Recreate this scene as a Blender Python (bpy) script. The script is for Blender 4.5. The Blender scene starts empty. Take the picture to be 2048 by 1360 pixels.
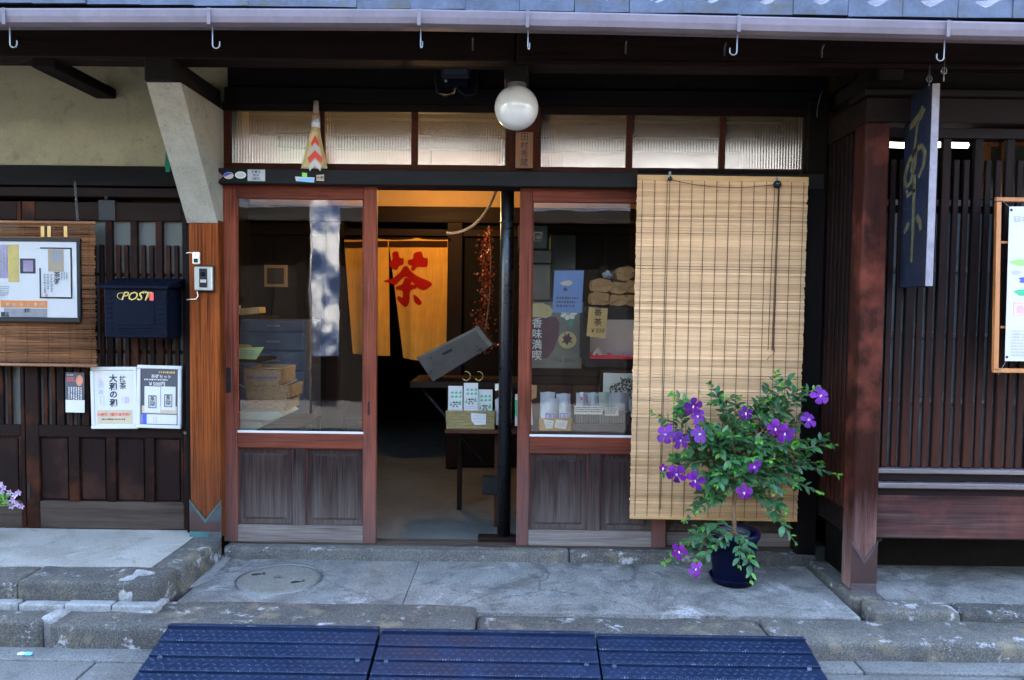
import bpy, bmesh, math, random
from mathutils import Vector, Matrix, noise
rad = math.radians
random.seed(7)
scene = bpy.context.scene
COL = scene.collection

# ---------------------------------------------------------------- camera
F = 1550.0                       # focal length in photo pixels (2048 wide)
CAM = Vector((0.0, -4.15, 1.30))
CR = Matrix.Rotation(rad(0.5), 4, 'Z') @ Matrix.Rotation(rad(90 - 2.66), 4, 'X') @ Matrix.Rotation(rad(0.66), 4, 'Z')
cd = bpy.data.cameras.new('camera'); cam = bpy.data.objects.new('camera', cd); COL.objects.link(cam)
cam.matrix_world = Matrix.Translation(CAM) @ CR
cd.sensor_width = 36; cd.sensor_fit = 'HORIZONTAL'; cd.lens = 36 * F / 2048; cd.clip_start = 0.05; cd.clip_end = 400
scene.camera = cam

# ---------------------------------------------------------------- world, sun, exposure
SUN_EL, SUN_AZ = 43.0, 14.0      # sun stands behind the shop, over the roofs
w = bpy.data.worlds.new('World'); scene.world = w; w.use_nodes = True
nt = w.node_tree; nt.nodes.clear()
sky = nt.nodes.new('ShaderNodeTexSky'); sky.sky_type = 'NISHITA'; sky.sun_disc = False
sky.sun_elevation = rad(SUN_EL); sky.sun_rotation = rad(SUN_AZ); sky.air_density = 1.0; sky.dust_density = 2.5
bg = nt.nodes.new('ShaderNodeBackground'); bg.inputs[1].default_value = 0.15
wo = nt.nodes.new('ShaderNodeOutputWorld')
nt.links.new(sky.outputs[0], bg.inputs[0]); nt.links.new(bg.outputs[0], wo.inputs[0])
sd = bpy.data.lights.new('sun', 'SUN'); sun = bpy.data.objects.new('sun', sd); COL.objects.link(sun)
sd.energy = 5.0; sd.angle = rad(0.53); sd.color = (1, 0.94, 0.84)
sdir = Vector((math.sin(rad(SUN_AZ)) * math.cos(rad(SUN_EL)), math.cos(rad(SUN_AZ)) * math.cos(rad(SUN_EL)), math.sin(rad(SUN_EL))))
sun.rotation_euler = sdir.to_track_quat('Z', 'Y').to_euler(); sun.location = (0, 0, 12)
vs = scene.view_settings
vs.view_transform = 'Standard'; vs.look = 'None'; vs.gamma = 1.0; vs.use_curve_mapping = False; vs.exposure = 4.6
scene.render.engine = 'CYCLES'
cy = scene.cycles
cy.max_bounces = 7; cy.diffuse_bounces = 4; cy.glossy_bounces = 4; cy.transmission_bounces = 4; cy.transparent_max_bounces = 10
cy.caustics_reflective = False; cy.caustics_refractive = False; cy.sample_clamp_indirect = 6
cy.use_denoising = True

# ---------------------------------------------------------------- pixel helpers: a pixel gives a direction, a wall or floor the distance
def ray(x, y):
    return (CR.to_3x3() @ Vector(((x - 1024) / F, -(y - 680) / F, -1.0)))
def P(x, y, Y):
    d = ray(x, y); return CAM + d * ((Y - CAM.y) / d.y)
def G(x, y, Z):
    d = ray(x, y); return CAM + d * ((Z - CAM.z) / d.z)
def S(x, y, X):
    d = ray(x, y); return CAM + d * ((X - CAM.x) / d.x)
def rect(x0, y0, x1, y1, Y):
    mx, my = (x0 + x1) / 2, (y0 + y1) / 2
    return P(x0, my, Y).x, P(x1, my, Y).x, P(mx, y1, Y).z, P(mx, y0, Y).z

# ---------------------------------------------------------------- object helpers
def world(o):
    m = o.matrix_basis.copy()
    return world(o.parent) @ o.matrix_parent_inverse @ m if o.parent else m
def link(o, parent=None):
    COL.objects.link(o)
    if parent is not None:
        o.parent = parent; o.matrix_parent_inverse = world(parent).inverted()
    return o
def tag(o, label=None, cat=None, group=None, kind=None):
    if label: o['label'] = label
    if cat: o['category'] = cat
    if group: o['group'] = group
    if kind: o['kind'] = kind
    return o
def thing(name, label, cat, loc, group=None, kind=None):
    o = bpy.data.objects.new(name, None); o.location = loc; o.empty_display_size = 0.1
    COL.objects.link(o); return tag(o, label, cat, group, kind)
def mesh(name, verts, faces, mat, parent=None, smooth=False, loc=None):
    if loc is None:
        n = len(verts); loc = Vector((sum(v[0] for v in verts) / n, sum(v[1] for v in verts) / n, sum(v[2] for v in verts) / n))
    loc = Vector(loc)
    me = bpy.data.meshes.new(name); me.from_pydata([(v[0] - loc.x, v[1] - loc.y, v[2] - loc.z) for v in verts], [], faces)
    if mat: me.materials.append(mat)
    if smooth: me.polygons.foreach_set('use_smooth', [True] * len(me.polygons))
    me.update()
    o = bpy.data.objects.new(name, me); o.location = loc
    return link(o, parent)
def bmobj(name, bm, mat, parent=None, smooth=False, recalc=True):
    if recalc: bmesh.ops.recalc_face_normals(bm, faces=bm.faces[:])
    n = max(1, len(bm.verts)); c = Vector((0, 0, 0))
    for v in bm.verts: c += v.co
    c /= n
    for v in bm.verts: v.co -= c
    me = bpy.data.meshes.new(name); bm.to_mesh(me); bm.free()
    if mat: me.materials.append(mat)
    if smooth: me.polygons.foreach_set('use_smooth', [True] * len(me.polygons))
    o = bpy.data.objects.new(name, me); o.location = c
    return link(o, parent)
def inst(src, parent, loc=None, rot=None, scale=None, name=None):
    o = bpy.data.objects.new(name or src.name.split('.')[0], src.data)
    o.matrix_basis = src.matrix_basis.copy()
    if loc is not None: o.location = loc
    if rot is not None: o.rotation_euler = rot
    if scale is not None: o.scale = scale
    return link(o, parent)
CH_F = None
def chamfer(cx, cy_, cz, hx, hy, hz, b):
    b = min(b, hx * .45, hy * .45, hz * .45)
    v = []; idx = {}
    for sx in (-1, 1):
        for sy in (-1, 1):
            for sz in (-1, 1):
                for a in range(3):
                    e = [hx, hy, hz]; s = (sx, sy, sz)
                    p = [s[i] * (e[i] - (0 if i == a else b)) for i in range(3)]
                    idx[(sx, sy, sz, a)] = len(v); v.append((cx + p[0], cy_ + p[1], cz + p[2]))
    f = []
    for a in range(3):
        o1, o2 = (a + 1) % 3, (a + 2) % 3
        for s in (-1, 1):
            q = []
            for u, t in ((-1, -1), (1, -1), (1, 1), (-1, 1)):
                k = [0, 0, 0]; k[a] = s; k[o1] = u; k[o2] = t; q.append(idx[(k[0], k[1], k[2], a)])
            f.append(q if s > 0 else q[::-1])
        for s1 in (-1, 1):
            for s2 in (-1, 1):
                k0 = [0, 0, 0]; k0[a] = -1; k0[o1] = s1; k0[o2] = s2
                k1 = list(k0); k1[a] = 1
                q = [idx[(*k0, o1)], idx[(*k1, o1)], idx[(*k1, o2)], idx[(*k0, o2)]]
                f.append(q if s1 * s2 < 0 else q[::-1])
    for sx in (-1, 1):
        for sy in (-1, 1):
            for sz in (-1, 1):
                q = [idx[(sx, sy, sz, 0)], idx[(sx, sy, sz, 1)], idx[(sx, sy, sz, 2)]]
                f.append(q if sx * sy * sz > 0 else q[::-1])
    return v, f
def box(name, mat, parent, X0, X1, Y0, Y1, Z0, Z1, bev=0.003):
    if X0 > X1: X0, X1 = X1, X0
    if Y0 > Y1: Y0, Y1 = Y1, Y0
    if Z0 > Z1: Z0, Z1 = Z1, Z0
    v, f = chamfer((X0 + X1) / 2, (Y0 + Y1) / 2, (Z0 + Z1) / 2, (X1 - X0) / 2, (Y1 - Y0) / 2, (Z1 - Z0) / 2, bev)
    return mesh(name, v, f, mat, parent, loc=((X0 + X1) / 2, (Y0 + Y1) / 2, (Z0 + Z1) / 2))
def pbox(name, mat, parent, x0, y0, x1, y1, Y, dep, bev=0.003):
    X0, X1, Z0, Z1 = rect(x0, y0, x1, y1, Y)
    return box(name, mat, parent, X0, X1, Y, Y + dep, Z0, Z1, bev)
def flat(name, mat, parent, x0, y0, x1, y1, Y, th=0.0006):
    X0, X1, Z0, Z1 = rect(x0, y0, x1, y1, Y)
    return box(name, mat, parent, X0, X1, Y, Y + th, Z0, Z1, th * .2)
def prism(name, mat, parent, pts, axis, a0, a1):
    """polygon pts swept along an axis: 'x' pts=(y,z), 'y' pts=(x,z), 'z' pts=(x,y)"""
    mk = {'x': lambda p, a: (a, p[0], p[1]), 'y': lambda p, a: (p[0], a, p[1]), 'z': lambda p, a: (p[0], p[1], a)}[axis]
    bm = bmesh.new()
    lo = [bm.verts.new(mk(p, a0)) for p in pts]; hi = [bm.verts.new(mk(p, a1)) for p in pts]
    bm.faces.new(lo); bm.faces.new(hi[::-1])
    n = len(pts)
    for i in range(n): bm.faces.new((lo[i], hi[i], hi[(i + 1) % n], lo[(i + 1) % n]))
    bm.normal_update(); bmesh.ops.triangulate(bm, faces=[f for f in bm.faces if len(f.verts) > 4])
    return bmobj(name, bm, mat, parent)
def pprism(name, mat, parent, pix, Y, dep):
    return prism(name, mat, parent, [(P(x, y, Y).x, P(x, y, Y).z) for x, y in pix], 'y', Y, Y + dep)
def tube_geo(pts, r, n=8, caps=True):
    pts = [Vector(p) for p in pts]; v = []; f = []
    rs = r if isinstance(r, (list, tuple)) else [r] * len(pts)
    up = Vector((0, 0, 1)); prev = None
    for i, p in enumerate(pts):
        t = (pts[min(i + 1, len(pts) - 1)] - pts[max(i - 1, 0)]).normalized()
        if prev is None:
            a = t.cross(up)
            if a.length < 1e-3: a = t.cross(Vector((1, 0, 0)))
            a.normalize()
        else:
            a = (prev - t * prev.dot(t)); a.normalize()
        prev = a; b = t.cross(a)
        for k in range(n):
            th = 2 * math.pi * k / n; q = p + (a * math.cos(th) + b * math.sin(th)) * rs[i]; v.append(tuple(q))
    for i in range(len(pts) - 1):
        for k in range(n):
            k2 = (k + 1) % n
            f.append((i * n + k, i * n + k2, (i + 1) * n + k2, (i + 1) * n + k))
    if caps:
        f.append(tuple(range(n))[::-1]); f.append(tuple(range((len(pts) - 1) * n, len(pts) * n)))
    return v, f
def tube(name, mat, parent, pts, r, n=8):
    v, f = tube_geo(pts, r, n); bm = bmesh.new(); vs_ = [bm.verts.new(q) for q in v]
    for q in f: bm.faces.new([vs_[i] for i in q])
    return bmobj(name, bm, mat, parent, smooth=True)
def bez(a, b, c, n=10):
    a, b, c = Vector(a), Vector(b), Vector(c)
    return [a * (1 - t) ** 2 + b * 2 * t * (1 - t) + c * t * t for t in [i / n for i in range(n + 1)]]
def lathe(name, mat, parent, prof, loc, n=40, smooth=True):
    v = []; f = []; m = len(prof)
    for k in range(n):
        th = 2 * math.pi * k / n
        for r, z in prof: v.append((loc[0] + r * math.cos(th), loc[1] + r * math.sin(th), loc[2] + z))
    for k in range(n):
        k2 = (k + 1) % n
        for i in range(m - 1): f.append((k * m + i, k2 * m + i, k2 * m + i + 1, k * m + i + 1))
    bm = bmesh.new(); vv = [bm.verts.new(q) for q in v]
    for q in f: bm.faces.new([vv[i] for i in q])
    bmesh.ops.remove_doubles(bm, verts=bm.verts[:], dist=1e-6)
    o = bmobj(name, bm, mat, parent, smooth=smooth)
    return o
def rough_box(name, mat, parent, X0, X1, Y0, Y1, Z0, Z1, amp=0.006, bev=0.014, seg=0.09, seed=0):
    """a hewn stone: a bevelled box with uneven faces"""
    bm = bmesh.new(); bmesh.ops.create_cube(bm, size=1)
    for v in bm.verts: v.co = Vector(((X0 + X1) / 2 + v.co.x * (X1 - X0), (Y0 + Y1) / 2 + v.co.y * (Y1 - Y0), (Z0 + Z1) / 2 + v.co.z * (Z1 - Z0)))
    bmesh.ops.bevel(bm, geom=bm.edges[:], offset=bev, segments=2, affect='EDGES', profile=.6)
    for ax, L in ((0, X1 - X0), (1, Y1 - Y0)):
        k = int(L / seg)
        for i in range(1, k):
            c = [0, 0, 0]; nn = [0, 0, 0]; nn[ax] = 1; c[ax] = (X0 if ax == 0 else Y0) + L * i / k
            bmesh.ops.bisect_plane(bm, geom=bm.verts[:] + bm.edges[:] + bm.faces[:], plane_co=c, plane_no=nn)
    for v in bm.verts:
        q = v.co * 9 + Vector((seed * 3.7, 0, 0)); q2 = v.co * 31 + Vector((0, seed * 2.1, 0))
        v.co += noise.noise_vector(q) * amp + noise.noise_vector(q2) * amp * .5
    return bmobj(name, bm, mat, parent, smooth=True)
def poly_bm(polys, Y, sub=0):
    bm = bmesh.new()
    for poly in polys: bm.faces.new([bm.verts.new((p[0], Y, p[1])) for p in poly])
    bm.normal_update(); bmesh.ops.triangulate(bm, faces=bm.faces[:])
    if sub: bmesh.ops.subdivide_edges(bm, edges=bm.edges[:], cuts=sub, use_grid_fill=True)
    return bm

# ---------------------------------------------------------------- lettering
def glyphs(s, size, bold=0.0, shear=0.0, vertical=False, spacing=1.0, res=2):
    """mesh data of a line of writing in the XZ plane, centred on the origin, height ~ size"""
    out_v, out_f = [], []
    chars = list(s) if vertical else [s]
    for i, ch in enumerate(chars):
        if ch == ' ': continue
        cu = bpy.data.curves.new('t', 'FONT'); cu.body = ch; cu.size = size; cu.offset = bold * size; cu.shear = shear
        cu.align_x = 'CENTER'; cu.resolution_u = res; cu.space_character = spacing if not vertical else 1.0
        ob = bpy.data.objects.new('t', cu)
        COL.objects.link(ob); bpy.context.view_layer.update()
        me = bpy.data.meshes.new_from_object(ob.evaluated_get(bpy.context.evaluated_depsgraph_get()))
        dz = ((len(chars) - 1) / 2 - i) * size * spacing if vertical else 0
        b = len(out_v)
        zs = [v.co.y for v in me.vertices] or [0]
        zc = (max(zs) + min(zs)) / 2
        if vertical and (max(zs) - min(zs)) < .5 * size: zc = .36 * size
        for v in me.vertices: out_v.append((v.co.x, 0, v.co.y - zc + dz))
        for p in me.polygons: out_f.append([b + k for k in p.vertices])
        bpy.data.objects.remove(ob); bpy.data.curves.remove(cu); bpy.data.meshes.remove(me)
    return out_v, out_f
def text(name, mat, parent, s, c, size, th=0.0006, bold=0.0, shear=0.0, vertical=False, spacing=1.0, xs=1.0, rot=0.0, fn=None):
    v, f = glyphs(s, size, bold, shear, vertical, spacing)
    if not v: return None
    bm = bmesh.new(); vv = [bm.verts.new((q[0] * xs, 0, q[2])) for q in v]
    for q in f:
        try: bm.faces.new([vv[i] for i in q])
        except ValueError: pass
    if th:
        r = bmesh.ops.extrude_face_region(bm, geom=bm.faces[:])
        for g in r['geom']:
            if isinstance(g, bmesh.types.BMVert): g.co.y -= th
    cr, sr = math.cos(rot), math.sin(rot)
    for q in bm.verts:
        x, z = q.co.x, q.co.z
        q.co = Vector((c[0] + x * cr - z * sr, c[1] + q.co.y, c[2] + x * sr + z * cr))
        if fn: q.co = fn(q.co)
    return bmobj(name, bm, mat, parent)
def ptext(mat, parent, s, x, y, h, Y, **k):
    """writing centred at pixel (x, y), h pixels high, on the plane Y"""
    c = P(x, y, Y); size = (P(x, y - h / 2, Y).z - P(x, y + h / 2, Y).z)
    return text('lettering', mat, parent, s, c, size / .92, **k)
def scribble(mat, parent, x0, y0, x1, y1, Y, rows, vertical=False, fill=.8, seed=1, name='small_print'):
    """lines of print too small to read: rows of tiny marks"""
    rnd = random.Random(seed); bm = bmesh.new(); X0, X1, Z0, Z1 = rect(x0, y0, x1, y1, Y)
    L, Wd = ((Z1 - Z0), (X1 - X0)) if vertical else ((X1 - X0), (Z1 - Z0))
    pitch = Wd / rows
    for r in range(rows):
        s = 0; end = L * rnd.uniform(.7, 1) * fill / .8
        while s < min(end, L):
            l = pitch * rnd.uniform(.25, .6); h = pitch * rnd.uniform(.35, .62); g = pitch * rnd.uniform(.12, .3)
            o = (r + .5) * pitch
            if vertical: a = (X1 - o - h / 2, X1 - o + h / 2, Z1 - s - l, Z1 - s)
            else: a = (X0 + s, X0 + s + l, Z1 - o - h / 2, Z1 - o + h / 2)
            q = [bm.verts.new((a[0], Y, a[2])), bm.verts.new((a[1], Y, a[2])), bm.verts.new((a[1], Y, a[3])), bm.verts.new((a[0], Y, a[3]))]
            bm.faces.new(q); s += l + g
    o = bmobj(name, bm, mat, parent); o['kind'] = 'stuff'; return o

# ---------------------------------------------------------------- materials (all procedural)
class N:
    """small node builder"""
    def __init__(s, name):
        s.m = bpy.data.materials.new(name); s.m.use_nodes = True; s.t = s.m.node_tree; s.t.nodes.clear()
        s.out = s.t.nodes.new('ShaderNodeOutputMaterial')
    def n(s, typ, props=None, **ins):
        nd = s.t.nodes.new('ShaderNode' + typ)
        for k, v in (props or {}).items(): setattr(nd, k, v)
        for k, v in ins.items():
            k2 = k.replace('_', ' ')
            sock = nd.inputs[int(k[1:])] if k[0] == 'i' and k[1:].isdigit() else nd.inputs[k2]
            if hasattr(v, 'is_output') or isinstance(v, bpy.types.NodeSocket): s.t.links.new(v, sock)
            else:
                if isinstance(v, (tuple, list)) and len(v) == 3 and sock.type == 'RGBA': v = (*v, 1)
                sock.default_value = v
        return nd
    def math(s, op, a, b=0.0, clamp=False):
        nd = s.n('Math', {'operation': op, 'use_clamp': clamp}, i0=a, i1=b); return nd.outputs[0]
    def ramp(s, fac, stops, interp='LINEAR'):
        nd = s.n('ValToRGB', None, Fac=fac); cr = nd.color_ramp; cr.interpolation = interp
        while len(cr.elements) < len(stops): cr.elements.new(0.5)
        for e, (p, c) in zip(cr.elements, stops):
            e.position = p; e.color = (*c, 1) if isinstance(c, (tuple, list)) else (c, c, c, 1)
        return nd.outputs[0]
    def mix(s, fac, a, b, mode='MIX'):
        nd = s.n('MixRGB', {'blend_type': mode}, Fac=fac, Color1=a, Color2=b); return nd.outputs[0]
    def noise(s, vec, scale, detail=4, rough=.55, dist=0.0):
        return s.n('TexNoise', None, Vector=vec, Scale=scale, Detail=detail, Roughness=rough, Distortion=dist).outputs[0]
    def done(s, shader):
        s.t.links.new(shader, s.out.inputs[0]); return s.m
    def vec(s, scale=(1, 1, 1), rnd=True, src='Object'):
        tc = s.n('TexCoord'); v = tc.outputs[src]
        if rnd:
            oi = s.n('ObjectInfo'); off = s.math('MULTIPLY', oi.outputs['Random'], 37.0)
            v = s.n('VectorMath', {'operation': 'ADD'}, i0=v, i1=s.n('CombineXYZ', None, X=off, Y=off, Z=off).outputs[0]).outputs[0]
        return s.n('Mapping', None, Vector=v, Scale=scale).outputs[0]
    def bump(s, h, strength, dist=0.004):
        return s.n('Bump', None, Height=h, Strength=strength, Distance=dist).outputs[0]
    def bsdf(s, col, rough, normal=None, **k):
        b = s.n('BsdfPrincipled', None, Base_Color=col, Roughness=rough, **k)
        if normal is not None: s.t.links.new(normal, b.inputs['Normal'])
        return b.outputs[0]

def plain(name, col, rough=.6, metal=0.0, var=.25, vscale=6, bump=.15, bscale=60, spec=.5, coat=0.0, rnd=True, dirt=None):
    m = N(name); v = m.vec(rnd=rnd)
    n1 = m.noise(v, vscale, 5); n2 = m.noise(v, vscale * 7, 4)
    f = m.math('ADD', m.math('MULTIPLY', n1, .65), m.math('MULTIPLY', n2, .35))
    lo = tuple(c * (1 - var) for c in col); hi = tuple(min(1, c * (1 + var)) for c in col)
    c = m.ramp(f, [(.33, lo), (.67, hi)])
    if dirt:
        d = m.noise(v, vscale * .6, 8, .7); c = m.mix(m.ramp(d, [(.52, 0.0), (.68, 1.0)]), c, dirt)
    r = m.ramp(n2, [(.3, max(0, rough - .12)), (.7, min(1, rough + .12))])
    nb = m.bump(m.noise(v, bscale, 5), bump, .002) if bump else None
    return m.done(m.bsdf(c, r, nb, Metallic=metal, Specular_IOR_Level=spec, Coat_Weight=coat))

def wood(name, dark, light, axis='z', rough=.6, grain=1.0, bleach=None, streak=.5, bump=.35, tone=.35, spec=.4, red=None, fine_w=.2):
    m = N(name)
    st = {'x': (1.6, 30, 30), 'y': (30, 1.6, 30), 'z': (30, 30, 1.6)}[axis]
    fine = {'x': (5, 260, 260), 'y': (260, 5, 260), 'z': (260, 260, 5)}[axis]
    v1 = m.vec(tuple(q * grain for q in st)); v2 = m.vec(tuple(q * grain for q in fine)); v0 = m.vec((1, 1, 1))
    n1 = m.noise(v1, 1.0, 6, .6, .8); n2 = m.noise(v2, 1.0, 3, .5); n0 = m.noise(v0, 2.3, 5, .6)
    f = m.math('ADD', m.math('ADD', m.math('MULTIPLY', n1, .75 - fine_w), m.math('MULTIPLY', n2, fine_w)), m.math('MULTIPLY', n0, .25))
    c = m.ramp(f, [(.36 if fine_w > .2 else .34, dark), (.5, tuple((a + b) / 2 for a, b in zip(dark, light))), (.66, light)])
    if red is not None:
        c = m.mix(m.ramp(m.noise(v0, 3.1, 5, .65), [(.5, 0.0), (.72, 1.0)]), c, red)
    oi = m.n('ObjectInfo'); k = m.math('ADD', m.math('MULTIPLY', oi.outputs['Random'], tone), 1 - tone / 2)
    c = m.mix(1.0, c, m.n('CombineColor', None, Red=k, Green=k, Blue=k).outputs[0], 'MULTIPLY')
    if bleach:   # sun- and rain-bleached wood, ragged along the grain
        z0, z1, bc, amt = bleach
        pos = m.n('NewGeometry').outputs['Position']; sep = m.n('SeparateXYZ', None, Vector=pos)
        zn = m.math('ADD', sep.outputs[2], m.math('MULTIPLY', m.math('SUBTRACT', n1, .5), .7))
        g = m.n('MapRange', {'clamp': True}, Value=zn, From_Min=z1, From_Max=z0, To_Min=0.0, To_Max=amt).outputs[0]
        g = m.math('MULTIPLY', g, m.ramp(n2, [(.3, .55), (.6, 1.0)]))
        c = m.mix(g, c, bc)
    h = m.math('ADD', m.math('MULTIPLY', n2, .6), m.math('MULTIPLY', n1, .5))
    r = m.ramp(n1, [(.3, max(.05, rough - .12)), (.7, min(1, rough + .15))])
    return m.done(m.bsdf(c, r, m.bump(h, bump, .003), Specular_IOR_Level=spec))

def concrete(name, a, b, c3, scale=1.0, rough=.85, bump=.4, speck=.3, stain=None, crack=False, damp=None):
    m = N(name); v = m.vec(rnd=False, src='Object'); pos = m.n('NewGeometry').outputs['Position']
    n0 = m.noise(pos, 1.7 * scale, 7, .62, .4); n1 = m.noise(pos, 9 * scale, 6, .6); n2 = m.noise(pos, 140, 3, .6); n3 = m.noise(pos, 420, 2)
    c = m.ramp(n0, [(.3, a), (.5, b), (.68, c3)])
    c = m.mix(.45, c, m.ramp(n1, [(.3, a), (.7, c3)]), 'MIX')
    if stain:
        c = m.mix(m.ramp(m.noise(pos, 3.3 * scale, 8, .7, .6), [(.56, 0.0), (.64, .8)]), c, stain)
    if damp:
        c = m.mix(m.ramp(m.noise(pos, 2.2 * scale, 9, .72, 1.2), [(.5, 0.0), (.62, .85)]), c, damp)
        c = m.mix(m.ramp(m.noise(pos, 13 * scale, 6, .7, .5), [(.57, 0.0), (.66, .55)]), c, tuple(q * .7 for q in damp))
    sp = m.ramp(n2, [(.36, 1 - speck * 1.6), (.5, 1.0), (.66, 1 + speck)])
    c = m.mix(1.0, c, sp, 'MULTIPLY')
    h = m.math('ADD', m.math('MULTIPLY', n2, .35), m.math('ADD', m.math('MULTIPLY', n1, 1.0), m.math('MULTIPLY', n3, .15)))
    if crack:
        wv = m.n('VectorMath', {'operation': 'ADD'}, i0=pos, i1=m.n('VectorMath', {'operation': 'SCALE'}, i0=m.n('TexNoise', None, Vector=pos, Scale=5.0, Detail=4.0).outputs[1], Scale=.25).outputs[0]).outputs[0]
        vo = m.n('TexVoronoi', {'feature': 'DISTANCE_TO_EDGE'}, Vector=wv, Scale=.9).outputs[0]
        cr = m.ramp(vo, [(.0, 0.0), (.007, 1.0)]); k = m.math('MAXIMUM', cr, m.ramp(n0, [(.42, 1.0), (.5, 0.35)]))
        c = m.mix(1.0, c, m.ramp(k, [(0, .35), (1, 1.0)]), 'MULTIPLY')
    return m.done(m.bsdf(c, m.ramp(n1, [(.3, rough - .12), (.7, min(1, rough + .1))]), m.bump(h, bump, .006), Specular_IOR_Level=.35))

def granite(name, a, b, c3, bump=.7):
    m = N(name); pos = m.n('NewGeometry').outputs['Position']
    vo = m.n('TexVoronoi', None, Vector=pos, Scale=190.0); n2 = m.noise(pos, 260, 3, .6); n1 = m.noise(pos, 38, 5, .65); n0 = m.noise(pos, 4, 6, .65, .3)
    sp = m.mix(.5, m.ramp(vo.outputs['Color'], [(.15, a), (.5, b), (.85, c3)]), m.ramp(n2, [(.38, a), (.5, b), (.62, c3)]))
    c = m.mix(1.0, sp, m.ramp(n0, [(.3, (.62, .6, .58)), (.5, (1, 1, 1)), (.7, (1.25, 1.2, 1.1))]), 'MULTIPLY')
    c = m.mix(m.ramp(m.noise(pos, 6, 7, .7), [(.55, 0.0), (.68, .6)]), c, (.2, .155, .09))
    c = m.mix(m.ramp(m.noise(pos, 11, 8, .75), [(.58, 0.0), (.64, .7)]), c, (.36, .35, .34))
    h = m.math('ADD', m.math('MULTIPLY', n1, 1.0), m.math('MULTIPLY', n2, .4))
    return m.done(m.bsdf(c, .85, m.bump(h, bump, .008), Specular_IOR_Level=.3))

def glass_pane(name, ior=1.75, tint=(.86, .9, .92), rough=.0, wav=.0):
    m = N(name); fr = m.n('Fresnel', None, IOR=ior)
    nm = None
    if wav:
        nm = m.bump(m.noise(m.n('NewGeometry').outputs['Position'], 3.2, 2, .5), wav, .05)
    g = m.n('BsdfGlossy', None, Color=(1, 1, 1), Roughness=rough)
    if nm is not None: m.t.links.new(nm, g.inputs['Normal'])
    t = m.n('BsdfTransparent', None, Color=tint)
    return m.done(m.n('MixShader', None, i0=fr.outputs[0], i1=t.outputs[0], i2=g.outputs[0]).outputs[0])

def ribbed_glass(name):
    m = N(name); fr = m.n('Fresnel', None, IOR=1.9)
    g = m.n('BsdfGlossy', None, Color=(1, 1, 1), Roughness=.12); t = m.n('BsdfTransparent', None, Color=(.7, .74, .72))
    d = m.n('BsdfDiffuse', None, Color=(.16, .16, .13)); tr = m.n('BsdfTranslucent', None, Color=(.5, .5, .4))
    a = m.n('MixShader', None, i0=.5, i1=d.outputs[0], i2=tr.outputs[0]); b = m.n('MixShader', None, i0=.42, i1=t.outputs[0], i2=a.outputs[0])
    k = m.math('MULTIPLY', fr.outputs[0], 1.5)
    return m.done(m.n('MixShader', None, i0=k, i1=b.outputs[0], i2=g.outputs[0]).outputs[0])

def emit(name, col, s):
    m = N(name); return m.done(m.n('Emission', None, Color=col, Strength=s).outputs[0])

def cloth(name, col, rough=.9, weave=900, trans=.3, var=.12):
    m = N(name); v = m.vec(rnd=False)
    a = m.n('TexWave', {'bands_direction': 'X'}, Vector=v, Scale=weave / 6.28, Distortion=1.0).outputs[1]
    b = m.n('TexWave', {'bands_direction': 'Z'}, Vector=v, Scale=weave / 6.28, Distortion=1.0).outputs[1]
    n = m.noise(v, 5, 6, .6); n2 = m.noise(m.n('Mapping', None, Vector=v, Scale=(120, 120, 4)).outputs[0], 1, 3)
    f = m.math('ADD', m.math('MULTIPLY', n, .5), m.math('MULTIPLY', n2, .5))
    c = m.ramp(f, [(.32, tuple(q * (1 - var * 1.6) for q in col)), (.68, tuple(min(1, q * (1 + var)) for q in col))])
    nb = m.bump(m.math('ADD', a, b), .25, .001)
    d = m.n('BsdfDiffuse', None, Color=c, Normal=nb); t = m.n('BsdfTranslucent', None, Color=c, Normal=nb)
    return m.done(m.n('MixShader', None, i0=trans, i1=d.outputs[0], i2=t.outputs[0]).outputs[0])

def leafmat(name, a, b, trans=.35, gloss=.45):
    m = N(name); oi = m.n('ObjectInfo'); pos = m.n('NewGeometry').outputs['Position']
    f = m.math('ADD', m.math('MULTIPLY', oi.outputs['Random'], .5), m.math('MULTIPLY', m.noise(pos, 22, 3), .6))
    c = m.ramp(f, [(.2, a), (.75, b)])
    p = m.bsdf(c, gloss, Specular_IOR_Level=.45); t = m.n('BsdfTranslucent', None, Color=m.mix(.5, c, b)).outputs[0]
    return m.done(m.n('MixShader', None, i0=trans, i1=p, i2=t).outputs[0])

def treadplate(name, col):
    m = N(name); pos = m.n('NewGeometry').outputs['Position']
    def lug(ang, ox):
        v = m.n('Mapping', None, Vector=pos, Rotation=(0, 0, ang), Location=(ox, ox * .6, 0)).outputs[0]
        br = m.n('TexBrick', {'offset': .5}, Vector=v, Scale=1.0, Mortar_Size=.0045, Mortar_Smooth=.3, Brick_Width=.046, Row_Height=.023).outputs[1]
        return m.math('SUBTRACT', 1.0, br)
    h = m.math('MAXIMUM', lug(rad(32), 0), m.math('MULTIPLY', lug(rad(-32), .017), .95))
    n = m.noise(pos, 7, 7, .65); n2 = m.noise(pos, 90, 4, .6)
    c = m.ramp(n, [(.3, tuple(q * .75 for q in col)), (.55, col), (.75, tuple(q * 1.5 for q in col))])
    c = m.mix(m.ramp(n2, [(.62, 0.0), (.78, .25)]), c, (.06, .07, .09))
    c = m.mix(m.ramp(m.noise(pos, 3.1, 5, .6), [(.7, 0.0), (.76, .4)]), c, (.03, .03, .045))
    return m.done(m.bsdf(c, m.ramp(n, [(.3, .42), (.7, .62)]), m.bump(m.math('ADD', h, m.math('MULTIPLY', n2, .25)), .45, .002), Specular_IOR_Level=.2))

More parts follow.
